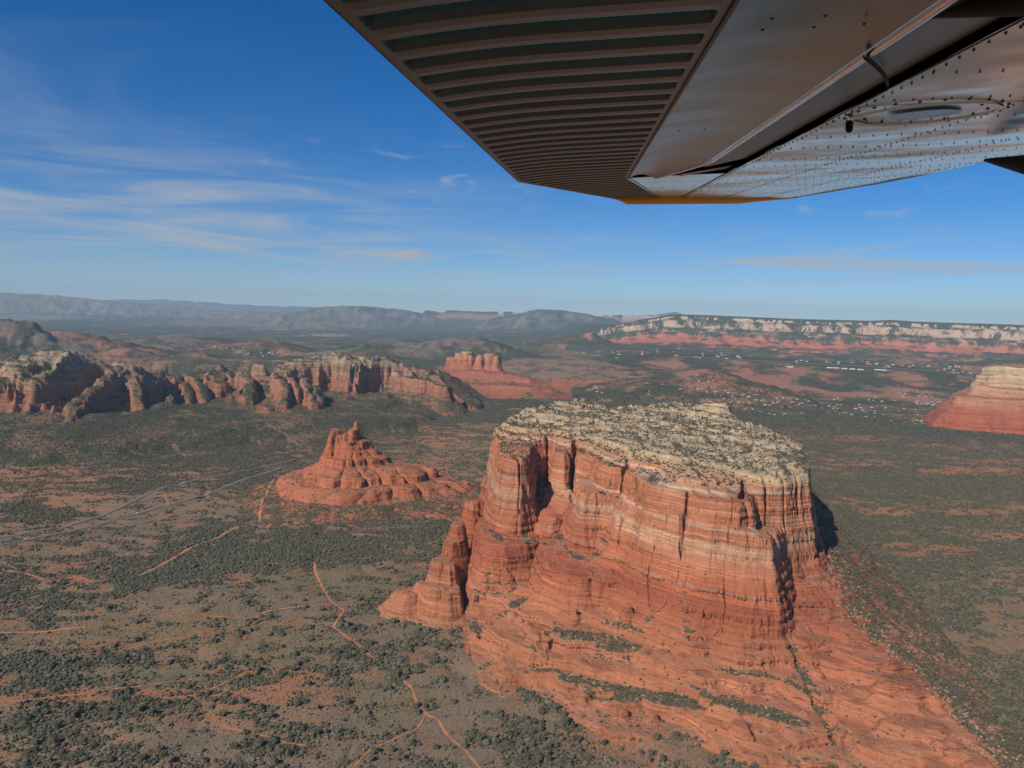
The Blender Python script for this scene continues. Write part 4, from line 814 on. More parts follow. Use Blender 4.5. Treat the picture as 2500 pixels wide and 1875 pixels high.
def trunk_mesh(seed):
    r = random.Random(seed); bm = bmesh.new()
    def limb(p0, p1, r0, r1):
        d = (p1-p0).normalized(); a = d.orthogonal().normalized(); b = d.cross(a); R0 = []; R1_ = []
        for i in range(5):
            t = i*6.283/5; o_ = a*math.cos(t)+b*math.sin(t); R0.append(bm.verts.new(p0+o_*r0)); R1_.append(bm.verts.new(p1+o_*r1))
        for i in range(5): bm.faces.new([R0[i], R0[(i+1) % 5], R1_[(i+1) % 5], R1_[i]])
    limb(Vector((0, 0, -0.15)), Vector((0, 0, 0.16)), 0.05, 0.035)
    for i in range(4):
        a = i*1.6+r.uniform(0, 1); limb(Vector((0, 0, 0.12)), Vector((0.2*math.cos(a), 0.2*math.sin(a), 0.38)), 0.028, 0.012)
    me = bpy.data.meshes.new('trunk'); bm.to_mesh(me); bm.free(); me.materials.append(M_BARK); return me
# scatter over the view sector
def sample(n, rmin, rmax, amax=36):
    r = np.sqrt(rng.uniform(rmin**2, rmax**2, n)); a = np.radians(rng.uniform(-amax, amax, n)); return r*np.sin(a), r*np.cos(a)
def in_frame(x, y, z, m=40):
    px, py = proj(x, y, z); return (px > -m) & (px < 2500+m) & (py < 1875+m) & (y > 100), px, py
def density(x, y, z, s, on):
    G, kind, strat = ground(x, y, True)
    _, veg, _ = ground_look(x, y, z, kind, strat)
    clump = fbm(x/34, y/22, 3, 801)
    return veg, clump
xs, ys, zs, ss, kinds = [], [], [], [], []
def road_clear(x, y):
    ok = np.ones(x.shape, bool)
    for r_ in roads:
        for i in range(0, len(r_)-6, 6):
            a, b = r_[i], r_[i+6]; ex, ey = b-a; t = np.clip(((x-a[0])*ex+(y-a[1])*ey)/(ex*ex+ey*ey), 0, 1)
            ok &= np.hypot(x-a[0]-ex*t, y-a[1]-ey*t) > 11
    return ok
def trail_clear(x, y):
    ok = np.ones(x.shape, bool)
    for p_, w_ in TRAILS:
        q = [P(a, b, 0) for a, b in p_]; d, _, _ = pl(q, x, y); ok &= d > w_*0.7+1.8
    return ok
def scatter(n, rmin, rmax, smin, smax_, thr0, thr1, kmul=1.0):
    x, y = sample(n, rmin, rmax); z, sl, on = world_z(x, y); f, px, py = in_frame(x, y, z)
    x, y, z, sl, on = x[f], y[f], z[f], sl[f], on[f]
    veg, cl_ = density(x, y, z, sl, on)
    pr = sst(veg*1.0 + cl_*0.75, thr0, thr1)*kmul
    hero_ = on & (sl < 0.85); pr = np.where(on, 0, pr)
    k = rng.random(len(x)) < pr
    k &= trail_clear(x, y) & road_clear(x, y)
    return x[k], y[k], z[k], rng.uniform(smin, smax_, k.sum())*np.clip(rng.lognormal(-0.08, 0.32, k.sum()), 0.45, 1.7)
A = scatter(270000, 640, 2300, 3.8, 9.6, 0.05, 1.05)
B = scatter(380000, 2300, 4300, 4.5, 8.5, 0.05, 1.05)
Cc = scatter(150000, 4300, 6200, 8, 13, 0.25, 0.9)
GB = scatter(150000, 640, 2300, 1.8, 4.6, -0.6, 0.6)      # grey low scrub
# growth on the rock formations
def scatter_form(nm, n, vf, smin, smax_, slmax, gain=1.0):
    x0, y0, sx, sy, Z, sl, name = [f for f in FORMS if f[6] == nm][0]
    ny, nx = Z.shape; i = rng.uniform(1, nx-2, n); j = rng.uniform(1, ny-2, n); ii, jj = i.astype(int), j.astype(int)
    x = x0+i*sx; y = y0+j*sy; z = Z[jj, ii]; s_ = sl[jj, ii]; wz, _, on = world_z(x, y)
    f, _, _ = in_frame(x, y, z); k = f & on & (np.abs(wz-z) < 3+s_*sx) & (s_ < slmax)
    x, y, z, s_ = x[k], y[k], wz[k], s_[k]
    v = vf(x, y, z, s_); k = rng.random(len(x)) < np.clip(v*gain, 0, 1)
    k &= ground(x, y) < z-0.2
    return x[k], y[k], z[k], rng.uniform(smin, smax_, k.sum())
def hv(x, y, z, s_):
    v = hero_veg(x, y, z, s_); n_ = fbm(x/22, y/22, 3, 811)
    base = 0.30+0.6*sst(n_, -0.1, 0.45)
    return np.where((z > 300) & (y > 1380), base, sst(v, 0.25, 0.9)*(0.30+0.6*sst(n_, -0.3, 0.4)) + 0.035*sst(n_, -0.2, 0.5) + 0.01)
H1 = scatter_form('flat_topped_butte', 100000, hv, 2.8, 7.4, 1.7)
H2 = scatter_form('sandstone_spires', 4000, lambda x, y, z, s_: 0.12+0*z, 3, 5, 0.8)
H3 = scatter_form('stepped_butte', 26000, lambda x, y, z, s_: 0.10+0.55*sst(70-z, 0, 60)+0.25*sst(fbm(x/30, y/30, 2, 5), 0, 0.4), 3.5, 6.5, 0.75)
H4 = scatter_form('sandstone_ridge', 260000, lambda x, y, z, s_: 0.30+0.5*sst(fbm(x/60, y/60, 3, 815), -0.2, 0.4), 5, 9.5, 1.05)
H5 = scatter_form('twin_towered_butte', 14000, lambda x, y, z, s_: 0.5+0*z, 5, 9, 0.7)
H6 = scatter_form('sandstone_mesa', 16000, lambda x, y, z, s_: 0.35+0*z, 5, 8, 0.6)
allp = [np.concatenate(q) for q in zip(A, B, Cc, H1, H2, H3, H4, H5, H6)]
X_, Y_, Z_, S_ = allp
print('shrubs', [len(q[0]) for q in (A, B, Cc, GB, H1, H2, H3, H4, H5, H6)], round(time.time()-T0, 1))
# the 300 trees that show largest are things of their own
_, PX, PY = in_frame(X_, Y_, Z_, 0); inn = (PX > 12) & (PX < 2488) & (PY < 1868)
app = S_/np.sqrt(X_**2+Y_**2+(Z_-CAM_H)**2); app = np.where(inn, app, 0)
big = np.argsort(-app)[:290]
rest = np.ones(len(X_), bool); rest[big] = False
crowns = [crown_mesh('crown', 11+i, 6+i, 230) for i in range(5)]
for c in crowns: c.materials.append(M_LEAF)
trunks = [trunk_mesh(i) for i in range(3)]
SPOTS = [(60, 1830, 'in the bottom left corner of the plain'), (330, 1840, 'in the dense woodland along the bottom edge'), (560, 1780, 'beside the faint short trail at the bottom'), (780, 1850, 'left of the lower trail fork at the bottom edge'), (700, 1690, 'in the dark thicket strip left of the forked trail'),
 (420, 1700, 'on the bare orange strip in the lower left'), (150, 1680, 'on the grassy strip at the lower left edge'), (900, 1600, 'in the thicket just above the forked trail'), (1060, 1640, 'in the grove at the left toe of the large butte'), (1050, 1850, 'between the two arms of the forked trail'),
 (950, 1740, 'on the meadow left of the trail fork'), (1180, 1720, 'on the scrubby slope right of the trail fork'), (1300, 1780, 'on the scrubby flat below the lowest red bench'), (1450, 1800, 'on the flat at the foot of the red slickrock'), (1560, 1860, 'at the bottom edge below the red slickrock'), (1250, 1860, 'at the bottom edge right of the forked trail'),
 (1750, 1850, 'on the red slickrock at the bottom edge'), (1900, 1750, 'on the lowest red dome of the butte'), (2080, 1800, 'in the rocky gully right of the red domes'), (2300, 1800, 'on the rocky slope in the bottom right corner'), (1700, 1700, 'on the bench between the red domes'), (2250, 1650, 'on the pale rubble ridge right of the butte'), (1450, 1650, 'on the middle red bench of the butte'), (600, 1560, 'on the olive meadow left of the winding trail'), (300, 1560, 'on the wooded plain below the straight left trail'), (1600, 1080, 'on the cream cap of the large butte')]
def where_label(px, py, x, y, z, s):
    d_, ph = min(((px-a)**2+((py-b)*1.3)**2, ph) for a, b, ph in SPOTS if (b < 1200) == (z > 280))
    return ('broad ' if s > 8.6 else 'round ' if s > 7.4 else 'small ')+'dark juniper '+ph
protos = []
for n_, i in enumerate(big):
    t = bpy.data.objects.new('juniper_tree', None); col.objects.link(t); t.empty_display_size = 1
    s = S_[i]; t.location = (X_[i], Y_[i], Z_[i]-0.1*s); t.scale = (s*random.uniform(.9, 1.15), s*random.uniform(.9, 1.15), s*random.uniform(.8, 1.05)); t.rotation_euler = (0, 0, random.uniform(0, 6.28))
    lb = where_label(PX[i], PY[i], X_[i], Y_[i], Z_[i], s); tag(t, lb, 'tree', lb.replace('juniper', 'junipers', 1))
    c = bpy.data.objects.new('crown', crowns[n_ % 5]); col.objects.link(c); c.parent = t
    k = bpy.data.objects.new('trunk', trunks[n_ % 3]); col.objects.link(k); k.parent = t
def gn_scatter(name, x, y, z, s, protos_, label, materials=None):
    me = bpy.data.meshes.new(name); me.vertices.add(len(x))
    me.vertices.foreach_set('co', np.stack([x, y, z-0.08*s], -1).astype(np.float32).ravel())
    vattr(me, 'size', s); vattr(me, 'turn', rng.uniform(0, 6.28, len(x)).astype(np.float32)); vattr(me, 'squash', rng.uniform(0.7, 1.05, len(x)).astype(np.float32))
    a = me.attributes.new('pick', 'INT', 'POINT'); a.data.foreach_set('value', rng.integers(0, len(protos_), len(x)).astype(np.int32))
    o = link(name, me); tag(o, label, None, None, 'stuff')
    g = bpy.data.node_groups.new(name, 'GeometryNodeTree')
    g.interface.new_socket('Geometry', in_out='INPUT', socket_type='NodeSocketGeometry'); g.interface.new_socket('Geometry', in_out='OUTPUT', socket_type='NodeSocketGeometry')
    gi = g.nodes.new('NodeGroupInput'); go = g.nodes.new('NodeGroupOutput'); gin = g.nodes.new('GeometryNodeGeometryToInstance')
    for p_ in protos_:
        oi = g.nodes.new('GeometryNodeObjectInfo'); oi.inputs['Object'].default_value = p_; oi.transform_space = 'ORIGINAL'
        sub = g.nodes.new('GeometryNodeGeometryToInstance'); g.links.new(oi.outputs['Geometry'], sub.inputs[0]); g.links.new(sub.outputs[0], gin.inputs[0])
    ip = g.nodes.new('GeometryNodeInstanceOnPoints'); ip.inputs['Pick Instance'].default_value = True
    def na(nm, ty):
        q = g.nodes.new('GeometryNodeInputNamedAttribute'); q.data_type = ty; q.inputs['Name'].default_value = nm; return q.outputs['Attribute']
    cs = g.nodes.new('ShaderNodeCombineXYZ'); cr = g.nodes.new('ShaderNodeCombineXYZ')
    sz = na('size', 'FLOAT'); g.links.new(sz, cs.inputs[0]); g.links.new(sz, cs.inputs[1])
    mu = g.nodes.new('ShaderNodeMath'); mu.operation = 'MULTIPLY'; g.links.new(sz, mu.inputs[0]); g.links.new(na('squash', 'FLOAT'), mu.inputs[1]); g.links.new(mu.outputs[0], cs.inputs[2])
    g.links.new(na('turn', 'FLOAT'), cr.inputs[2])
    g.links.new(gi.outputs[0], ip.inputs['Points']); g.links.new(gin.outputs[0], ip.inputs['Instance']); g.links.new(na('pick', 'INT'), ip.inputs['Instance Index'])
    er = g.nodes.new('FunctionNodeEulerToRotation'); g.links.new(cr.outputs[0], er.inputs[0]); g.links.new(er.outputs[0], ip.inputs['Rotation']); g.links.new(cs.outputs[0], ip.inputs['Scale'])
    g.links.new(ip.outputs[0], go.inputs[0])
    md = o.modifiers.new('scatter', 'NODES'); md.node_group = g; return o
def low_shrub(name, seed, m, x, y, z, s):
    me = crown_mesh(name, seed, 4, 40, 0.8); me.materials.append(m); o = link(name, me); o.location = (x, y, z-0.1*s); o.scale = (s,)*3
    return o
# three ordinary shrubs that stand in view also give the shape of the rest
pr = []
idx0 = np.where(rest & inn & (np.hypot(X_, Y_) < 1500))[0][:3]
for q, i in enumerate(idx0):
    rest[i] = False
    pr.append(tag(low_shrub('shrub', 31+q, M_LEAF, X_[i], Y_[i], Z_[i], S_[i]), 'small dark evergreen shrub on the open plain', 'shrub', 'small shrubs on the plain'))
gq = []
for q in range(2):
    gq.append(tag(low_shrub('shrub', 41+q, M_GREY, GB[0][q], GB[1][q], GB[2][q], GB[3][q]), 'small grey leafless shrub on the open plain', 'shrub', 'small grey shrubs on the plain'))
gn_scatter('woodland', X_[rest], Y_[rest], Z_[rest], S_[rest], pr, 'dark juniper and pinyon scrub covering plain, slopes and mesa tops')
gn_scatter('grey_scrub', GB[0][2:], GB[1][2:], GB[2][2:], GB[3][2:], gq, 'low grey scrub between the junipers')

# boulders on talus and on the cap
def boulder_mesh(seed):
    r = random.Random(seed); bm = bmesh.new(); bmesh.ops.create_icosphere(bm, subdivisions=1, radius=0.5)
    for v in bm.verts: v.co *= r.uniform(0.75, 1.15); v.co.z *= 0.7
    me = bpy.data.meshes.new('boulder'); bm.to_mesh(me); bm.free(); return me
M_BOULD = plain('cream boulder', (0.41, 0.28, 0.18), 0.9, var=0.2, vs=0.4)
M_BOULD2 = plain('red boulder', (0.42, 0.17, 0.09), 0.9, var=0.2, vs=0.4)
def bv(x, y, z, s_):
    xr = np.interp(y, RIDGE_LINE[:, 0], RIDGE_LINE[:, 1]); g_ = gully(x, y)[0]
    return 0.9*np.exp(-((x-xr-12)/26)**2)*(x > xr-25) + 0.10*(x > xr) + 0.35*g_*(z < 290) + 0.45*(z > 300)
K = scatter_form('flat_topped_butte', 60000, bv, 1.4, 5.0, 1.2, 0.8)
pb = []
for q in range(2):
    me = boulder_mesh(q); me.materials.append(M_BOULD); o = link('boulder', me); o.location = (K[0][q], K[1][q], K[2][q]); o.scale = (K[3][q],)*3
    pb.append(tag(o, 'small cream boulder lying on the large butte', 'boulder', 'boulders on the large butte'))
gn_scatter('rubble', K[0][2:], K[1][2:], K[2][2:], K[3][2:], pb, 'cream rubble strewn over the ridge, gullies and cap of the butte')
print('plants', round(time.time()-T0, 1))

# ------------------------------------------------------------------ houses, hangars, vehicles
M_WALLS = [plain('tan stucco', (0.50, 0.36, 0.26), 0.9), plain('white stucco', (0.72, 0.66, 0.58), 0.9), plain('pink stucco', (0.50, 0.32, 0.24), 0.9)]
M_ROOFS = [plain('white roof', (0.60, 0.57, 0.52), 0.8), plain('pale grey roof', (0.42, 0.39, 0.36), 0.8), plain('tile roof', (0.38, 0.22, 0.16), 0.85)]
def house_mesh(flat, wi, ri):
    bm = bmesh.new()
    def box(x0, x1, y0, y1, z0, z1, mi):
        v = [bm.verts.new(p) for p in ((x0,y0,z0),(x1,y0,z0),(x1,y1,z0),(x0,y1,z0),(x0,y0,z1),(x1,y0,z1),(x1,y1,z1),(x0,y1,z1))]
        for f in ((0,3,2,1),(4,5,6,7),(0,1,5,4),(1,2,6,5),(2,3,7,6),(3,0,4,7)):
            bm.faces.new([v[i] for i in f]).material_index = mi
    def wing_(x0, x1, y0, y1, h):
        box(x0, x1, y0, y1, -2, h, 0)
        if flat: box(x0-.3, x1+.3, y0-.3, y1+.3, h+.003, h+.5, 1)
        else:
            e = .7; ym = (y0+y1)/2; hh = (y1-y0)*.22
            v = [bm.verts.new(p) for p in ((x0-e,y0-e,h+.003),(x1+e,y0-e,h+.003),(x1+e,y1+e,h+.003),(x0-e,y1+e,h+.003),(x0+1.5,ym,h+hh),(x1-1.5,ym,h+hh))]
            for f in ((0,1,5,4),(1,2,5),(2,3,4,5),(3,0,4),(3,2,1,0)): bm.faces.new([v[i] for i in f]).material_index = 1
        for k in range(int((x1-x0)/4)):   # dark window openings, set proud of the wall
            xx = x0+2+k*4; box(xx-.7, xx+.7, y0-.06, y0-.002, 1.0, 2.3, 2)
    wing_(-8, 8, -5, 5, 3.4); wing_(2, 9, -12, -5.02, 3.0)
    me = bpy.data.meshes.new('house'); bm.to_mesh(me); bm.free()
    me.materials.append(M_WALLS[wi]); me.materials.append(M_ROOFS[ri]); me.materials.append(M_GLASSD); return me
M_GLASSD = plain('dark window glass', (0.03, 0.035, 0.04), 0.15, spec=0.6)
HM = {(f, r_): house_mesh(f, r_ % 3, r_) for f in (0, 1) for r_ in range(3)}
hr = random.Random(5)
ROOFW = ['white', 'pale grey', 'brown tile']
def put_houses(n, cells, place, grp, z0, big=1.0):
    cnt = 0; done = []
    while cnt < n:
        x0, y0, rx, ry = hr.choice(cells); px = x0+rx*hr.uniform(-1, 1); py = y0+ry*hr.uniform(-1, 1)
        d = ray(px, py); tt = np.linspace(3500, 12500, 700); gx, gy, gz = d[0]*tt, d[1]*tt, CAM_H+d[2]*tt
        wz, _, on = world_z(gx, gy); hit = np.where(wz > gz)[0]
        if not len(hit) or on[hit[0]]: continue
        x, y, z = gx[hit[0]], gy[hit[0]], wz[hit[0]]
        if any((x-a)**2+(y-b)**2 < 26**2 for a, b in done): continue
        done.append((x, y)); cnt += 1
        f = hr.random() < .5; r_ = hr.choices([0, 1, 2], [5, 3, 2])[0]
        o = bpy.data.objects.new('house', HM[(int(f), r_)]); col.objects.link(o); o.location = (x, y, z+0.3); o.rotation_euler = (0, 0, hr.uniform(-.6, .6)+hr.choice([0, 1.57, 3.14])); s = hr.uniform(0.65, 1.1)*big; o.scale = (s, s, s)
        side_ = 'left of' if px < 1960 else ('below' if px < 2120 else 'right of')
        lb = 'small %s with a %s roof %s' % ('flat-roofed house' if f else 'hip-roofed house', ROOFW[r_].replace('brown ', ''), place)
        tag(o, lb.replace('flat-roofed house with a white roof', 'house with a flat white roof'), 'house', grp)
VC = [(1760, 990, 60, 14), (1830, 985, 60, 16), (1880, 975, 70, 12), (1900, 1005, 90, 10), (1980, 985, 70, 14), (2030, 1010, 80, 18), (2080, 1000, 60, 14), (2150, 1010, 90, 14), (2210, 1025, 90, 14), (2290, 1035, 60, 10), (2170, 975, 50, 8), (2230, 960, 40, 8), (2330, 1030, 60, 12), (1790, 960, 70, 6), (2400, 1038, 60, 6), (2280, 985, 50, 6)]
put_houses(42, [v for v in VC if v[0] < 1870], 'nearest the knob of the large butte', 'houses at the left end of the village', -5)
put_houses(44, [v for v in VC if 1870 <= v[0] < 2060], 'in the middle of the village', 'houses in the middle of the village', -5)
put_houses(48, [v for v in VC if 2060 <= v[0] < 2220], 'in the dense right half of the village', 'houses in the right half of the village', -5)
put_houses(30, [v for v in VC if v[0] >= 2220], 'just below the mesa at the right edge', 'houses below the right mesa', -5)
put_houses(20, [(1690, 945, 50, 10), (1560, 940, 60, 8), (1480, 955, 60, 8), (1640, 960, 60, 8), (1730, 925, 40, 10)], 'by the red hills behind the butte', 'houses behind the large butte', 0)
put_houses(75, [(1540, 865, 80, 10), (1620, 860, 60, 10), (1750, 868, 60, 8), (1960, 880, 60, 4), (2080, 886, 70, 4), (2180, 892, 60, 5), (2280, 900, 60, 6), (2330, 905, 50, 8), (1480, 858, 60, 4)], 'in the far town beyond the mesa', 'houses in the far town', 60, 1.7)
put_houses(16, [(560, 851, 40, 3), (620, 868, 60, 6), (520, 846, 40, 2)], 'near the red cone hill', 'houses by the red cone hill', 0, 1.4)
# hangars on the airfield
def hangar_mesh():
    bm = bmesh.new(); n = 8; A_, B_ = [], []
    for i in range(n+1):
        a = math.pi*i/n; A_.append(bm.verts.new((math.cos(a)*9, -30, max(0, math.sin(a))*4+3))); B_.append(bm.verts.new((math.cos(a)*9, 30, max(0, math.sin(a))*4+3)))
    for i in range(n): bm.faces.new([A_[i], A_[i+1], B_[i+1], B_[i]])
    for L_, s in ((A_, -30), (B_, 30)):
        a = bm.verts.new((9, s, -2)); b = bm.verts.new((-9, s, -2)); bm.faces.new([a]+L_+[b] if s < 0 else [b]+L_[::-1]+[a])
    bmesh.ops.recalc_face_normals(bm, faces=bm.faces)
    a = [v for v in bm.verts if abs(v.co.x-9) < .01 and v.co.z < 3.1]
    for sx in (9, -9):
        q = [bm.verts.new(p) for p in ((sx, -30, -2), (sx, 30, -2), (sx, 30, 3), (sx, -30, 3))]; bm.faces.new(q)
    me = bpy.data.meshes.new('hangar'); bm.to_mesh(me); bm.free(); me.materials.append(M_ROOFS[0]); return me
hg = hangar_mesh()
for k, (px, py) in enumerate([(1935, 888), (2032, 892), (2048, 893), (2068, 894), (2088, 895), (2108, 896), (2150, 899), (2165, 900)]):
    x, y, z = D(px, py-3, 7330-k*12); z = float(ground(np.array([x]), np.array([y+60]))[0]); o = bpy.data.objects.new('hangar', hg); col.objects.link(o); o.location = (x, y+60, z); o.rotation_euler = (0, 0, 1.45); o.scale = (1.1, 0.9, 1.0)
    tag(o, 'long white hangar %s of the flat mesa' % ('standing apart at the left' if k == 0 else ('in the pair at the right end' if k > 5 else 'in the main row on top')), 'hangar', ['white hangar on the airport mesa', 'main row of white hangars', 'pair of hangars at the right end'][0 if k == 0 else 1 if k < 6 else 2])
# road vehicles
def bx(name, x0, x1, y0, y1, z0, z1, m, parent, taper=0.0):
    bm = bmesh.new(); t = taper
    v = [bm.verts.new(p) for p in ((x0,y0,z0),(x1,y0,z0),(x1,y1,z0),(x0,y1,z0),(x0+t,y0+t*.4,z1),(x1-t,y0+t*.4,z1),(x1-t,y1-t*.4,z1),(x0+t,y1-t*.4,z1))]
    for f in ((0,3,2,1),(4,5,6,7),(0,1,5,4),(1,2,6,5),(2,3,7,6),(3,0,4,7)): bm.faces.new([v[i] for i in f])
    bmesh.ops.bevel(bm, geom=bm.edges[:], offset=0.08, segments=1, affect='EDGES')
    me = bpy.data.meshes.new(name); bm.to_mesh(me); bm.free(); return link(name, me, m, parent)
M_TYRE = plain('tyre', (0.02, 0.02, 0.02), 0.9)
def vehicle(px, py, c, van, label, ri, cat):
    M = plain(label.split()[0]+' car paint', c, 0.35, spec=0.5)
    r_ = roads[ri]; x, y, _ = P(px, py, 0); i = int(np.argmin(np.hypot(r_[:, 0]-x, r_[:, 1]-y))); i = min(i, len(r_)-2)
    dx, dy = r_[i+1]-r_[i]; x, y = r_[i]; z = float(world_z(np.array([x]), np.array([y]))[0][0])+1.62
    t = bpy.data.objects.new('van' if van else 'car', None); col.objects.link(t); t.location = (x, y, z); t.rotation_euler = (0, 0, math.atan2(dy, dx)); tag(t, label, cat)
    if van: bx('body', -3.4, 3.4, -1.15, 1.15, 0.5, 3.0, M, t, 0.15); bx('windscreen', 3.3, 3.46, -0.95, 0.95, 1.6, 2.5, M_GLASSD, t); wx_ = 2.2
    else: bx('body', -2.3, 2.3, -0.95, 0.95, 0.35, 1.0, M, t, 0.1); bx('cabin', -1.5, 1.0, -0.85, 0.85, 0.98, 1.6, M_GLASSD, t, 0.35); bx('roof', -0.95, 0.5, -0.66, 0.66, 1.59, 1.68, M, t); wx_ = 1.4
    for a in (-1, 1):
        for b in (-1, 1):
            bm = bmesh.new(); bmesh.ops.create_cone(bm, cap_ends=True, segments=12, radius1=.4, radius2=.4, depth=.26, matrix=Matrix.Translation((a*wx_, b*(1.1 if van else .88), .4)) @ Matrix.Rotation(math.pi/2, 4, 'X'))
            me = bpy.data.meshes.new('wheel'); bm.to_mesh(me); bm.free(); link('wheel', me, M_TYRE, t)
vehicle(63, 1315, (0.75, 0.75, 0.74), True, 'white box van on the nearer lane at the far left of the highway', 1, 'van')
vehicle(335, 1248, (0.80, 0.80, 0.79), True, 'white delivery van midway along the nearer carriageway', 1, 'van')
vehicle(451, 1217, (0.55, 0.56, 0.58), False, 'silver car on the nearer carriageway behind the delivery van', 1, 'car')
vehicle(604, 1146, (0.78, 0.78, 0.77), False, 'white car on the farther carriageway near the stepped bell-shaped rock', 0, 'car')
vehicle(264, 1245, (0.08, 0.08, 0.09), False, 'black car on the farther carriageway at the left', 0, 'car')
print('houses', round(time.time()-T0, 1))
#@@WING
# ------------------------------------------------------------------ the aircraft wing overhead (high wing, seen from the cabin)
def cv(v): return AX_R*v[0] + AX_U*v[1] + AX_F*v[2]
S_ = np.array([0.0964, 0.178, 1.0]); S_ = S_/np.linalg.norm(S_)
C_ = np.array([1.0, 0.04, 0.0]); C_ = C_-S_*np.dot(C_, S_); C_ = C_/np.linalg.norm(C_)
N_ = np.cross(S_, C_); N_ = N_/np.linalg.norm(N_)
if N_[1] < 0: N_ = -N_
WS, WC, WN = cv(S_), cv(C_), cv(N_)
WH = 0.37
def W(s, c, e=0.0):   # span, chord, drop below the skin plane
    return CAM + WN*(WH-e) + WS*s + WC*c
def sc_of(px, py, e=0.0):
    d = ray(px, py); t = (WH-e)/np.dot(WN, d); p = d*t; return float(np.dot(p, WS)), float(np.dot(p, WC))
def metal(name, c, rough, met=0.85, var=0.25, wav=0.0, sm=1.5):
    m, t, b = mat(name); g = nn(t, 'ShaderNodeTexCoord'); o_ = g.outputs['Object']
    f = noise(t, mapv(t, o_, (sm, sm, sm)), 1, 5, 0.6); fine_ = noise(t, mapv(t, o_, (60, 60, 60)), 1, 3, 0.6)
    cc = mixc(t, f, tuple(v*(1-var) for v in c), tuple(v*(1+var) for v in c)); t.links.new(cc, b.inputs['Base Color'])
    b.inputs['Metallic'].default_value = met; b.inputs['Specular IOR Level'].default_value = 0.5
    t.links.new(mth(t, 'ADD', mth(t, 'MULTIPLY', fine_, 0.03), rough-0.015), b.inputs['Roughness'])
    if wav:
        bp = nn(t, 'ShaderNodeBump'); bp.inputs['Strength'].default_value = 1.0; bp.inputs['Distance'].default_value = wav
        t.links.new(noise(t, mapv(t, o_, (2.2, 2.2, 2.2), (3, 1, 2)), 1, 2, 0.4), bp.inputs['Height']); t.links.new(bp.outputs[0], b.inputs['Normal'])
    return m
M_WSKIN = metal('painted wing skin', (0.50, 0.60, 0.68), 0.17, 0.9, 0.10, 0.014)
M_WFLAP = metal('grey painted flap', (0.085, 0.165, 0.215), 0.28, 0.85, 0.3, 0.02)
M_WCORR = metal('corrugated aileron skin', (0.050, 0.080, 0.098), 0.42, 0.25, 0.3)
M_WGRV = metal('dark teal bead shade', (0.004, 0.10, 0.15), 0.5, 0.1, 0.3)  # shade inside the bead grooves, put into the colour as dark teal
M_WBRN = metal('bare flap cove', (0.09, 0.105, 0.115), 0.42, 0.7, 0.3)
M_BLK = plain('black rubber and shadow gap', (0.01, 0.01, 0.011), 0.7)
M_RIV = plain('rivet heads', (0.05, 0.05, 0.055), 0.5, 0.5)
M_ORNG = plain('orange wing tip paint', (0.85, 0.42, 0.05), 0.4, spec=0.5)
wing = bpy.data.objects.new('aircraft_wing', None); col.objects.link(wing); wing.location = Vector(W(0, 0.3)); wing['label'] = 'underside of a metal aircraft wing with a corrugated aileron, reaching out overhead'; wing['category'] = 'aircraft wing'
WO = np.array(W(0, 0.3))
def wpart(name, V, F, m, smooth_=False, parent=None, mi=None, mats=None):
    me = bpy.data.meshes.new(name); me.from_pydata([tuple(np.array(v)-WO) for v in V], [], F)
    o = bpy.data.objects.new(name, me); col.objects.link(o); o.parent = parent or wing
    for q in (mats or [m]): me.materials.append(q)
    if mi is not None: me.polygons.foreach_set('material_index', mi)
    if smooth_: me.polygons.foreach_set('use_smooth', [True]*len(me.polygons))
    bm = bmesh.new(); bm.from_mesh(me); bmesh.ops.recalc_face_normals(bm, faces=bm.faces); bm.to_mesh(me); bm.free()
    return o
def strip(rows):   # rows of equal length -> verts, quads
    n = len(rows[0]); V = [p for r_ in rows for p in r_]; F = []
    for i in range(len(rows)-1):
        for j in range(n-1): F.append((i*n+j, i*n+j+1, (i+1)*n+j+1, (i+1)*n+j))
    return V, F
# key places on the skin plane, read from the photograph's lines
sTE, cTE = sc_of(1265, 437); sD, cD = sc_of(1500, 481); sH, cH = sc_of(1533, 434); sP, cP2 = sc_of(1614, 484); sL, cL = sc_of(1932, 486); sL2, cL2 = sc_of(2420, 405)
cte = sc_of(820, 0)[1]; chg = sc_of(1797, 0)[1]; crd = sc_of(2130, 108)[1]; csm = sc_of(2000, 305)[1]
print('wing', [round(v, 2) for v in (sTE, cTE, sD, cD, sH, cH, sP, cP2, sL, cL, sL2, cL2, cte, chg, crd, csm)])
def te(s): return np.interp(s, [0, sTE, sD], [cte, cTE, cD])
def hg_(s): return np.interp(s, [0, sH, sP], [chg, cH, cP2])
def le(s): return np.interp(s, [0, sL2, sL], [cL2+0.12, cL2, cL])
def edrop(c, cl, cr):  # the trailing edge hangs a little lower
    t = (c-cl)/(cr-cl); return 0.016*(1-min(1, max(0, t))/0.5)**2 if t < 0.5 else 0
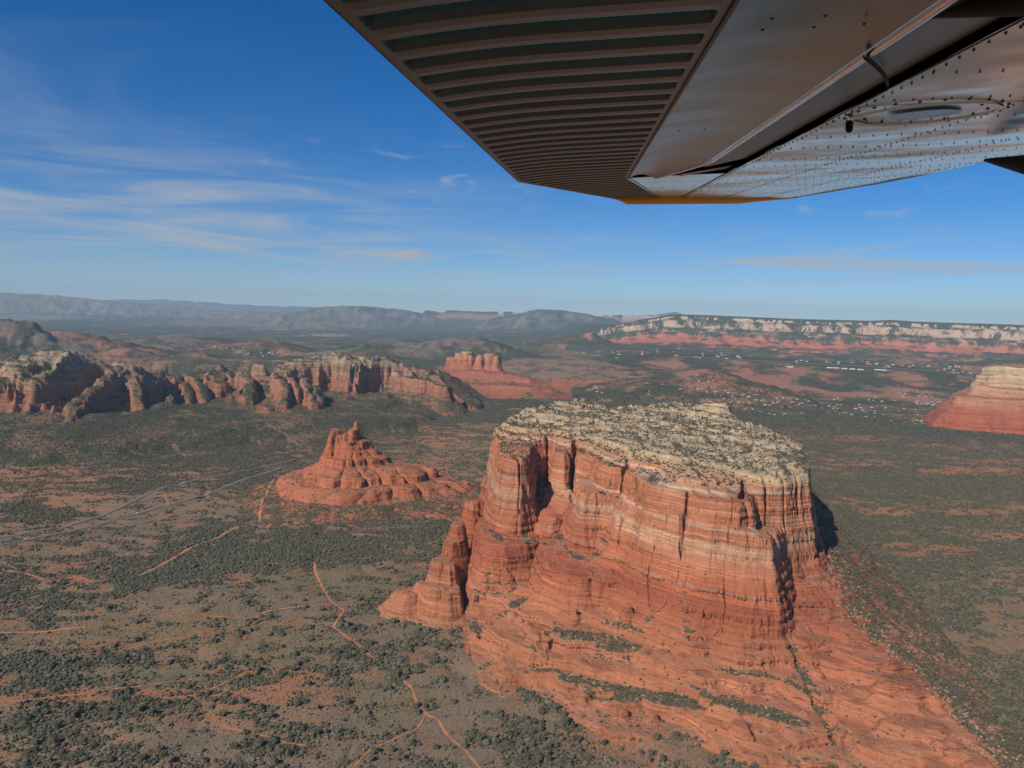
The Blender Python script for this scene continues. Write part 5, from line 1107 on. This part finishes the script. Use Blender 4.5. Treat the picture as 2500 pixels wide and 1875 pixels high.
# corrugated aileron: one part per bead (pitch read from the photograph)
S0 = sc_of(1600, 53)[0]; PITCH_B = 0.1415
k0 = -int((S0-0.35)/PITCH_B); nb = int((sD-S0)/PITCH_B)+1
for k in range(k0, nb):
    a = S0+(k-0.34)*PITCH_B; w_ = PITCH_B
    prof = [(0, 0, 0), (0.05, -0.014, 1), (0.12, -0.030, 1), (0.42, -0.032, 1), (0.50, -0.012, 1), (0.56, 0.0, 0), (0.75, 0.002, 0), (1.0, 0, 0)]
    rows = []; 
    for t, dz, _ in prof:
        s = a+t*w_; s = min(s, sP)
        cl, cr = te(s), hg_(s) if s > sH else hg_(s)
        if s > sTE: cl = cTE+(s-sTE)*(cD-cTE)/(sD-sTE)
        if cr-cl < 0.03: cr = cl+0.03
        ts = [0, 0.03, 0.045, 0.1, 0.2, 0.35, 0.5, 0.7, 0.85, 0.955, 0.97, 1.0]; row = []
        for u in ts:
            c = cl+(cr-cl)*u; inside = 0.04 <= u <= 0.96
            row.append(W(s, c, edrop(c, cl, cr) + (dz if inside else 0)))
        rows.append(row)
    V, F = strip(rows); n = len(rows[0])-1
    mi = [1 if (prof[i][2] and prof[i+1][2] and 2 <= j <= 8) else 0 for i in range(len(rows)-1) for j in range(n)]
    wpart('aileron_bead', V, F, None, False, None, mi, [M_WCORR, M_WGRV])
# smooth skin between hinge line and the raised ridge
def surf(name, s_list, cfun0, cfun1, efun, m, nC=14, smooth_=True, parent=None):
    rows = []
    for s in s_list:
        c0, c1 = cfun0(s), cfun1(s); rows.append([W(s, c0+(c1-c0)*u, efun(s, u)) for u in np.linspace(0, 1, nC)])
    V, F = strip(rows); return wpart(name, V, F, m, smooth_, parent)
eR = 0.006
def ridge_c(s): return crd + 0.0*s
sE = sc_of(1560, 431)[0]
surf('flap_skin', np.linspace(0.25, sE, 30), lambda s: hg_(min(s, sH))+0.004, lambda s: ridge_c(s)-max(0, s-sE+0.75)*0.24, lambda s, u: 0.003-0.018*math.sin(math.pi*u)+0.014*u**3+0.004*math.sin(s*3.3)*math.sin(u*3.1), M_WFLAP, 18)
surf('flap_cove', np.linspace(0.25, sE-0.55, 16), ridge_c, lambda s: csm-0.012, lambda s, u: 0.017-0.034*u, M_WBRN, 8)
surf('flap_cove', np.linspace(sE-0.18, sE-0.02, 4), lambda s: ridge_c(s)-0.06, lambda s: csm-0.012, lambda s, u: 0.012-0.03*u, M_WBRN, 6)
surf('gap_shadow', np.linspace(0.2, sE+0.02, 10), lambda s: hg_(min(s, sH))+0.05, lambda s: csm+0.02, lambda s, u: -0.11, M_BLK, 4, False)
surf('hinge_seam', np.linspace(0.25, sH, 6), lambda s: hg_(s)-0.003, lambda s: hg_(s)+0.005, lambda s, u: 0.0045, M_RIV, 2, False)
rows = []
for s in np.linspace(0.25, sE-0.1, 24):
    c = ridge_c(s)-max(0, s-sE+0.75)*0.24
    rows.append([W(s, c+0.013*math.cos(a), 0.012+0.010*math.sin(a)) for a in np.linspace(math.pi, 0, 9)])
V, F = strip(rows); wpart('flap_edge', V, F, M_WSKIN, True)
# main skin ahead of the flap and the outboard panel
def belly(s, c):
    t = (c-csm)/(le(s)-csm); 
    return 0.012*math.sin(math.pi*min(1, max(0, t))) - (0.05*((t-0.86)/0.14)**2 if t > 0.86 else 0) + 0.0035*math.sin(s*7+c*3)*math.sin(c*5)
surf('wing_skin', np.linspace(0.25, sL, 50), lambda s: csm, le, lambda s, u: belly(s, csm+(le(s)-csm)*u), M_WSKIN, 36)
surf('wing_skin', np.linspace(sH+0.02, sP, 24), lambda s: hg_(s)+0.002, lambda s: csm+0.003, lambda s, u: 0.002*math.sin(s*5)*math.sin(u*3), M_WSKIN, 12)
# top skin and edges close the wing
def top(s, u): return -0.02-0.19*math.sin(math.pi*min(1, u*0.93+0.05))**0.8
surf('upper_skin', np.linspace(0.2, sTE, 12), te, lambda s: le(s)+0.02, lambda s, u: top(s, u), M_WFLAP, 14)
surf('upper_skin', np.linspace(sTE, sL+0.01, 8), lambda s: cTE+(s-sTE)*(cD-cTE)/(sD-sTE), lambda s: le(s)+0.02, lambda s, u: top(s, u)*max(0.15, 1-(s-sTE)/2.2), M_WFLAP, 14)
surf('trailing_edge', np.linspace(0.2, sTE, 12), te, lambda s: te(s)+0.0005, lambda s, u: 0.018-0.04*u, M_WFLAP, 2, False)
def lec(s, u): return -0.045-0.10*math.sin(u*1.57)
surf('leading_edge', np.linspace(0.25, sL, 30), lambda s: le(s)-0.004, lambda s: le(s)+0.05, lambda s, u: belly(s, le(s))-0.12*u**1.5, M_WSKIN, 8)
# orange tip fairing hanging a little below the skin
tp = [sc_of(1498, 482), sc_of(1940, 485)]
rows = []
for u in np.linspace(0, 1, 14):
    px = 1497+u*(1942-1497); s, c = sc_of(px, 483); s = s-0.05
    low = np.interp(px, [1497, 1503, 1800, 1830, 1942], [0.0, 0.054, 0.054, 0.042, 0.004])
    rows.append([W(s, c, -0.01), W(s-0.02, c, low*0.6), W(s, c, low), W(s+0.10, c, low*0.9), W(s+0.18, c, -0.05)])
V, F = strip(rows); wpart('wing_tip_fairing', V, F, M_ORNG, True)
# strut and dark fairings near the top and right of the view
def tube(name, p0, p1, r0, r1, m, flat=0.45, n=14):
    p0, p1 = np.array(p0), np.array(p1); d = (p1-p0)/np.linalg.norm(p1-p0); a = np.cross(d, WN); a /= np.linalg.norm(a); b = np.cross(d, a)
    V, F = [], []; K = 8
    for i in range(K+1):
        t = i/K; r_ = r0+(r1-r0)*t
        for j in range(n):
            q = 6.2832*j/n; V.append(p0+(p1-p0)*t+(a*math.cos(q)*r_+b*math.sin(q)*r_*flat))
    for i in range(K):
        for j in range(n): F.append((i*n+j, i*n+(j+1) % n, (i+1)*n+(j+1) % n, (i+1)*n+j))
    F.append(tuple(range(n))[::-1]); F.append(tuple(K*n+j for j in range(n))); return wpart(name, V, F, m, True)
def at(px, py, dist): return CAM + ray(px, py)*dist
s1, c1_ = sc_of(2150, 42)
tube('strut', at(2140, 43, 1.42), at(2700, -16, 1.05), 0.006, 0.032, M_BLK, 0.8)
tube('strut', at(2408, 391, 3.3), at(2760, 425, 2.5), 0.012, 0.15, M_BLK, 0.62)
tube('drain_fitting', at(2074, 302, 2.28), at(2073, 316, 2.22), 0.011, 0.010, M_BLK, 1.0, 10)
# cable bracket curve on the flap
cu = [(2110, 122), (2130, 138), (2150, 158), (2162, 176), (2167, 196)]
rows = []
for px, py in cu:
    s, c = sc_of(px, py, 0.012); rows.append([W(s-0.004, c-0.006, 0.02), W(s, c, 0.03), W(s+0.004, c+0.006, 0.02)])
V, F = strip(rows); wpart('flap_seal', V, F, M_BLK, True)
# inspection cover: raised ring and plate
s0, c0 = sc_of(2255, 272); ra = abs(sc_of(2425, 268)[1]-sc_of(2085, 285)[1])/2; rb_ = abs(sc_of(2255, 258)[0]-sc_of(2255, 302)[0])/2
V, F = [], []; n = 48
for j in range(n):
    q = 6.2832*j/n
    for r_, e in ((0.965, belly(s0, c0)+0.002), (0.985, belly(s0, c0)+0.009), (1.0, belly(s0, c0)+0.009), (1.02, belly(s0, c0)+0.001)): V.append(W(s0+rb_*r_*math.sin(q), c0+ra*r_*math.cos(q), e))
for j in range(n):
    for i in range(3): F.append((j*4+i, j*4+i+1, ((j+1) % n)*4+i+1, ((j+1) % n)*4+i))
wpart('inspection_ring', V, F, M_WSKIN, True)
V = [W(s0+rb_*0.45*math.sin(6.2832*j/24)*1.0, c0+ra*0.5*math.cos(6.2832*j/24), belly(s0, c0)+0.006) for j in range(24)]
wpart('inspection_hatch', V, [tuple(range(24))], M_WFLAP, False)
# rivets: real domed heads in rows along ribs and spars
RV, RF = [], []
def rivet(s, c, r_=0.0036):
    e = belly(s, c) if c > csm else 0.002; b = len(RV); n = 6
    for j in range(n): q = 6.2832*j/n; RV.append(W(s+r_*math.sin(q), c+r_*math.cos(q), e+0.0006))
    for j in range(n): q = 6.2832*j/n; RV.append(W(s+r_*.55*math.sin(q), c+r_*.55*math.cos(q), e+0.0036))
    for j in range(n): RF.append((b+j, b+(j+1) % n, b+n+(j+1) % n, b+n+j))
    RF.append(tuple(b+n+j for j in range(n)))
def row_line(s_a, c_a, s_b, c_b, step, r_=0.0036):
    l = math.hypot(s_b-s_a, c_b-c_a); n = int(l/step)
    for i in range(n+1): t = i/max(1, n); rivet(s_a+(s_b-s_a)*t, c_a+(c_b-c_a)*t, r_)
for s in np.arange(1.62, sL, 0.37): row_line(s, csm+0.03, s, le(s)-0.03, 0.050)
for s in np.arange(sP-1.3, sP-0.05, 0.37): row_line(s, hg_(max(s, sH))+0.05, s, csm, 0.06)
row_line(0.6, csm+0.025, sL, csm+0.025, 0.062)
for f in (0.30, 0.62, 0.93): row_line(1.3, csm+(le(1.3)-csm)*f, sL-0.05, csm+(le(sL)-csm)*f, 0.055)
for i in range(22):
    q = 6.2832*i/22; rivet(s0+rb_*1.12*math.sin(q), c0+ra*1.06*math.cos(q), 0.006); 
    if i % 2: rivet(s0+rb_*0.8*math.sin(q), c0+ra*0.82*math.cos(q), 0.006)
for px, py in ((1885, 40), (2015, 33), (1862, 67), (1987, 61), (2110, 53), (1657, 316), (1720, 313)):
    s, c = sc_of(px, py); RVN = len(RV); rivet(s, c, 0.004)
r_o = wpart('rivets', RV, RF, M_RIV, False); r_o['kind'] = 'stuff'
# panel seams on the skin
for s in (2.45, 3.9): surf('panel_seam', [s-0.003, s+0.003], lambda q: csm+0.02, lambda q: le(q)-0.02, lambda q, u: belly(s, csm+0.02+(le(s)-csm-0.04)*u)+0.0012, M_BLK, 24, False)
surf('panel_seam', np.linspace(0.3, sP, 20), lambda s: csm-0.006, lambda s: csm+0.004, lambda s, u: 0.002, M_BLK, 2, False)
surf('panel_seam', np.linspace(sH+0.02, sP, 6), lambda s: hg_(s)-0.004, lambda s: hg_(s)+0.006, lambda s, u: 0.004, M_WSKIN, 2, False)

# ------------------------------------------------------------------ air
bm = bmesh.new(); bmesh.ops.create_cube(bm, size=1.0); me = bpy.data.meshes.new('haze'); bm.to_mesh(me); bm.free()
hz = bpy.data.objects.new('haze', me); col.objects.link(hz); hz['kind'] = 'stuff'
ZT, ZB = 1750.0, -900.0
hz.location = (0, 0, (ZT+ZB)/2); hz.scale = (126000, 126000, ZT-ZB)
hm = bpy.data.materials.new('haze'); hm.use_nodes = True; t = hm.node_tree
for n_ in list(t.nodes): t.nodes.remove(n_)
vo = nn(t, 'ShaderNodeVolumePrincipled'); vo.inputs['Density'].default_value = 1.9e-5; vo.inputs['Color'].default_value = (0.60, 0.85, 1.0, 1); vo.inputs['Anisotropy'].default_value = 0.0
mo = nn(t, 'ShaderNodeOutputMaterial'); t.links.new(vo.outputs[0], mo.inputs['Volume']); me.materials.append(hm)
print('done', round(time.time()-T0, 1))
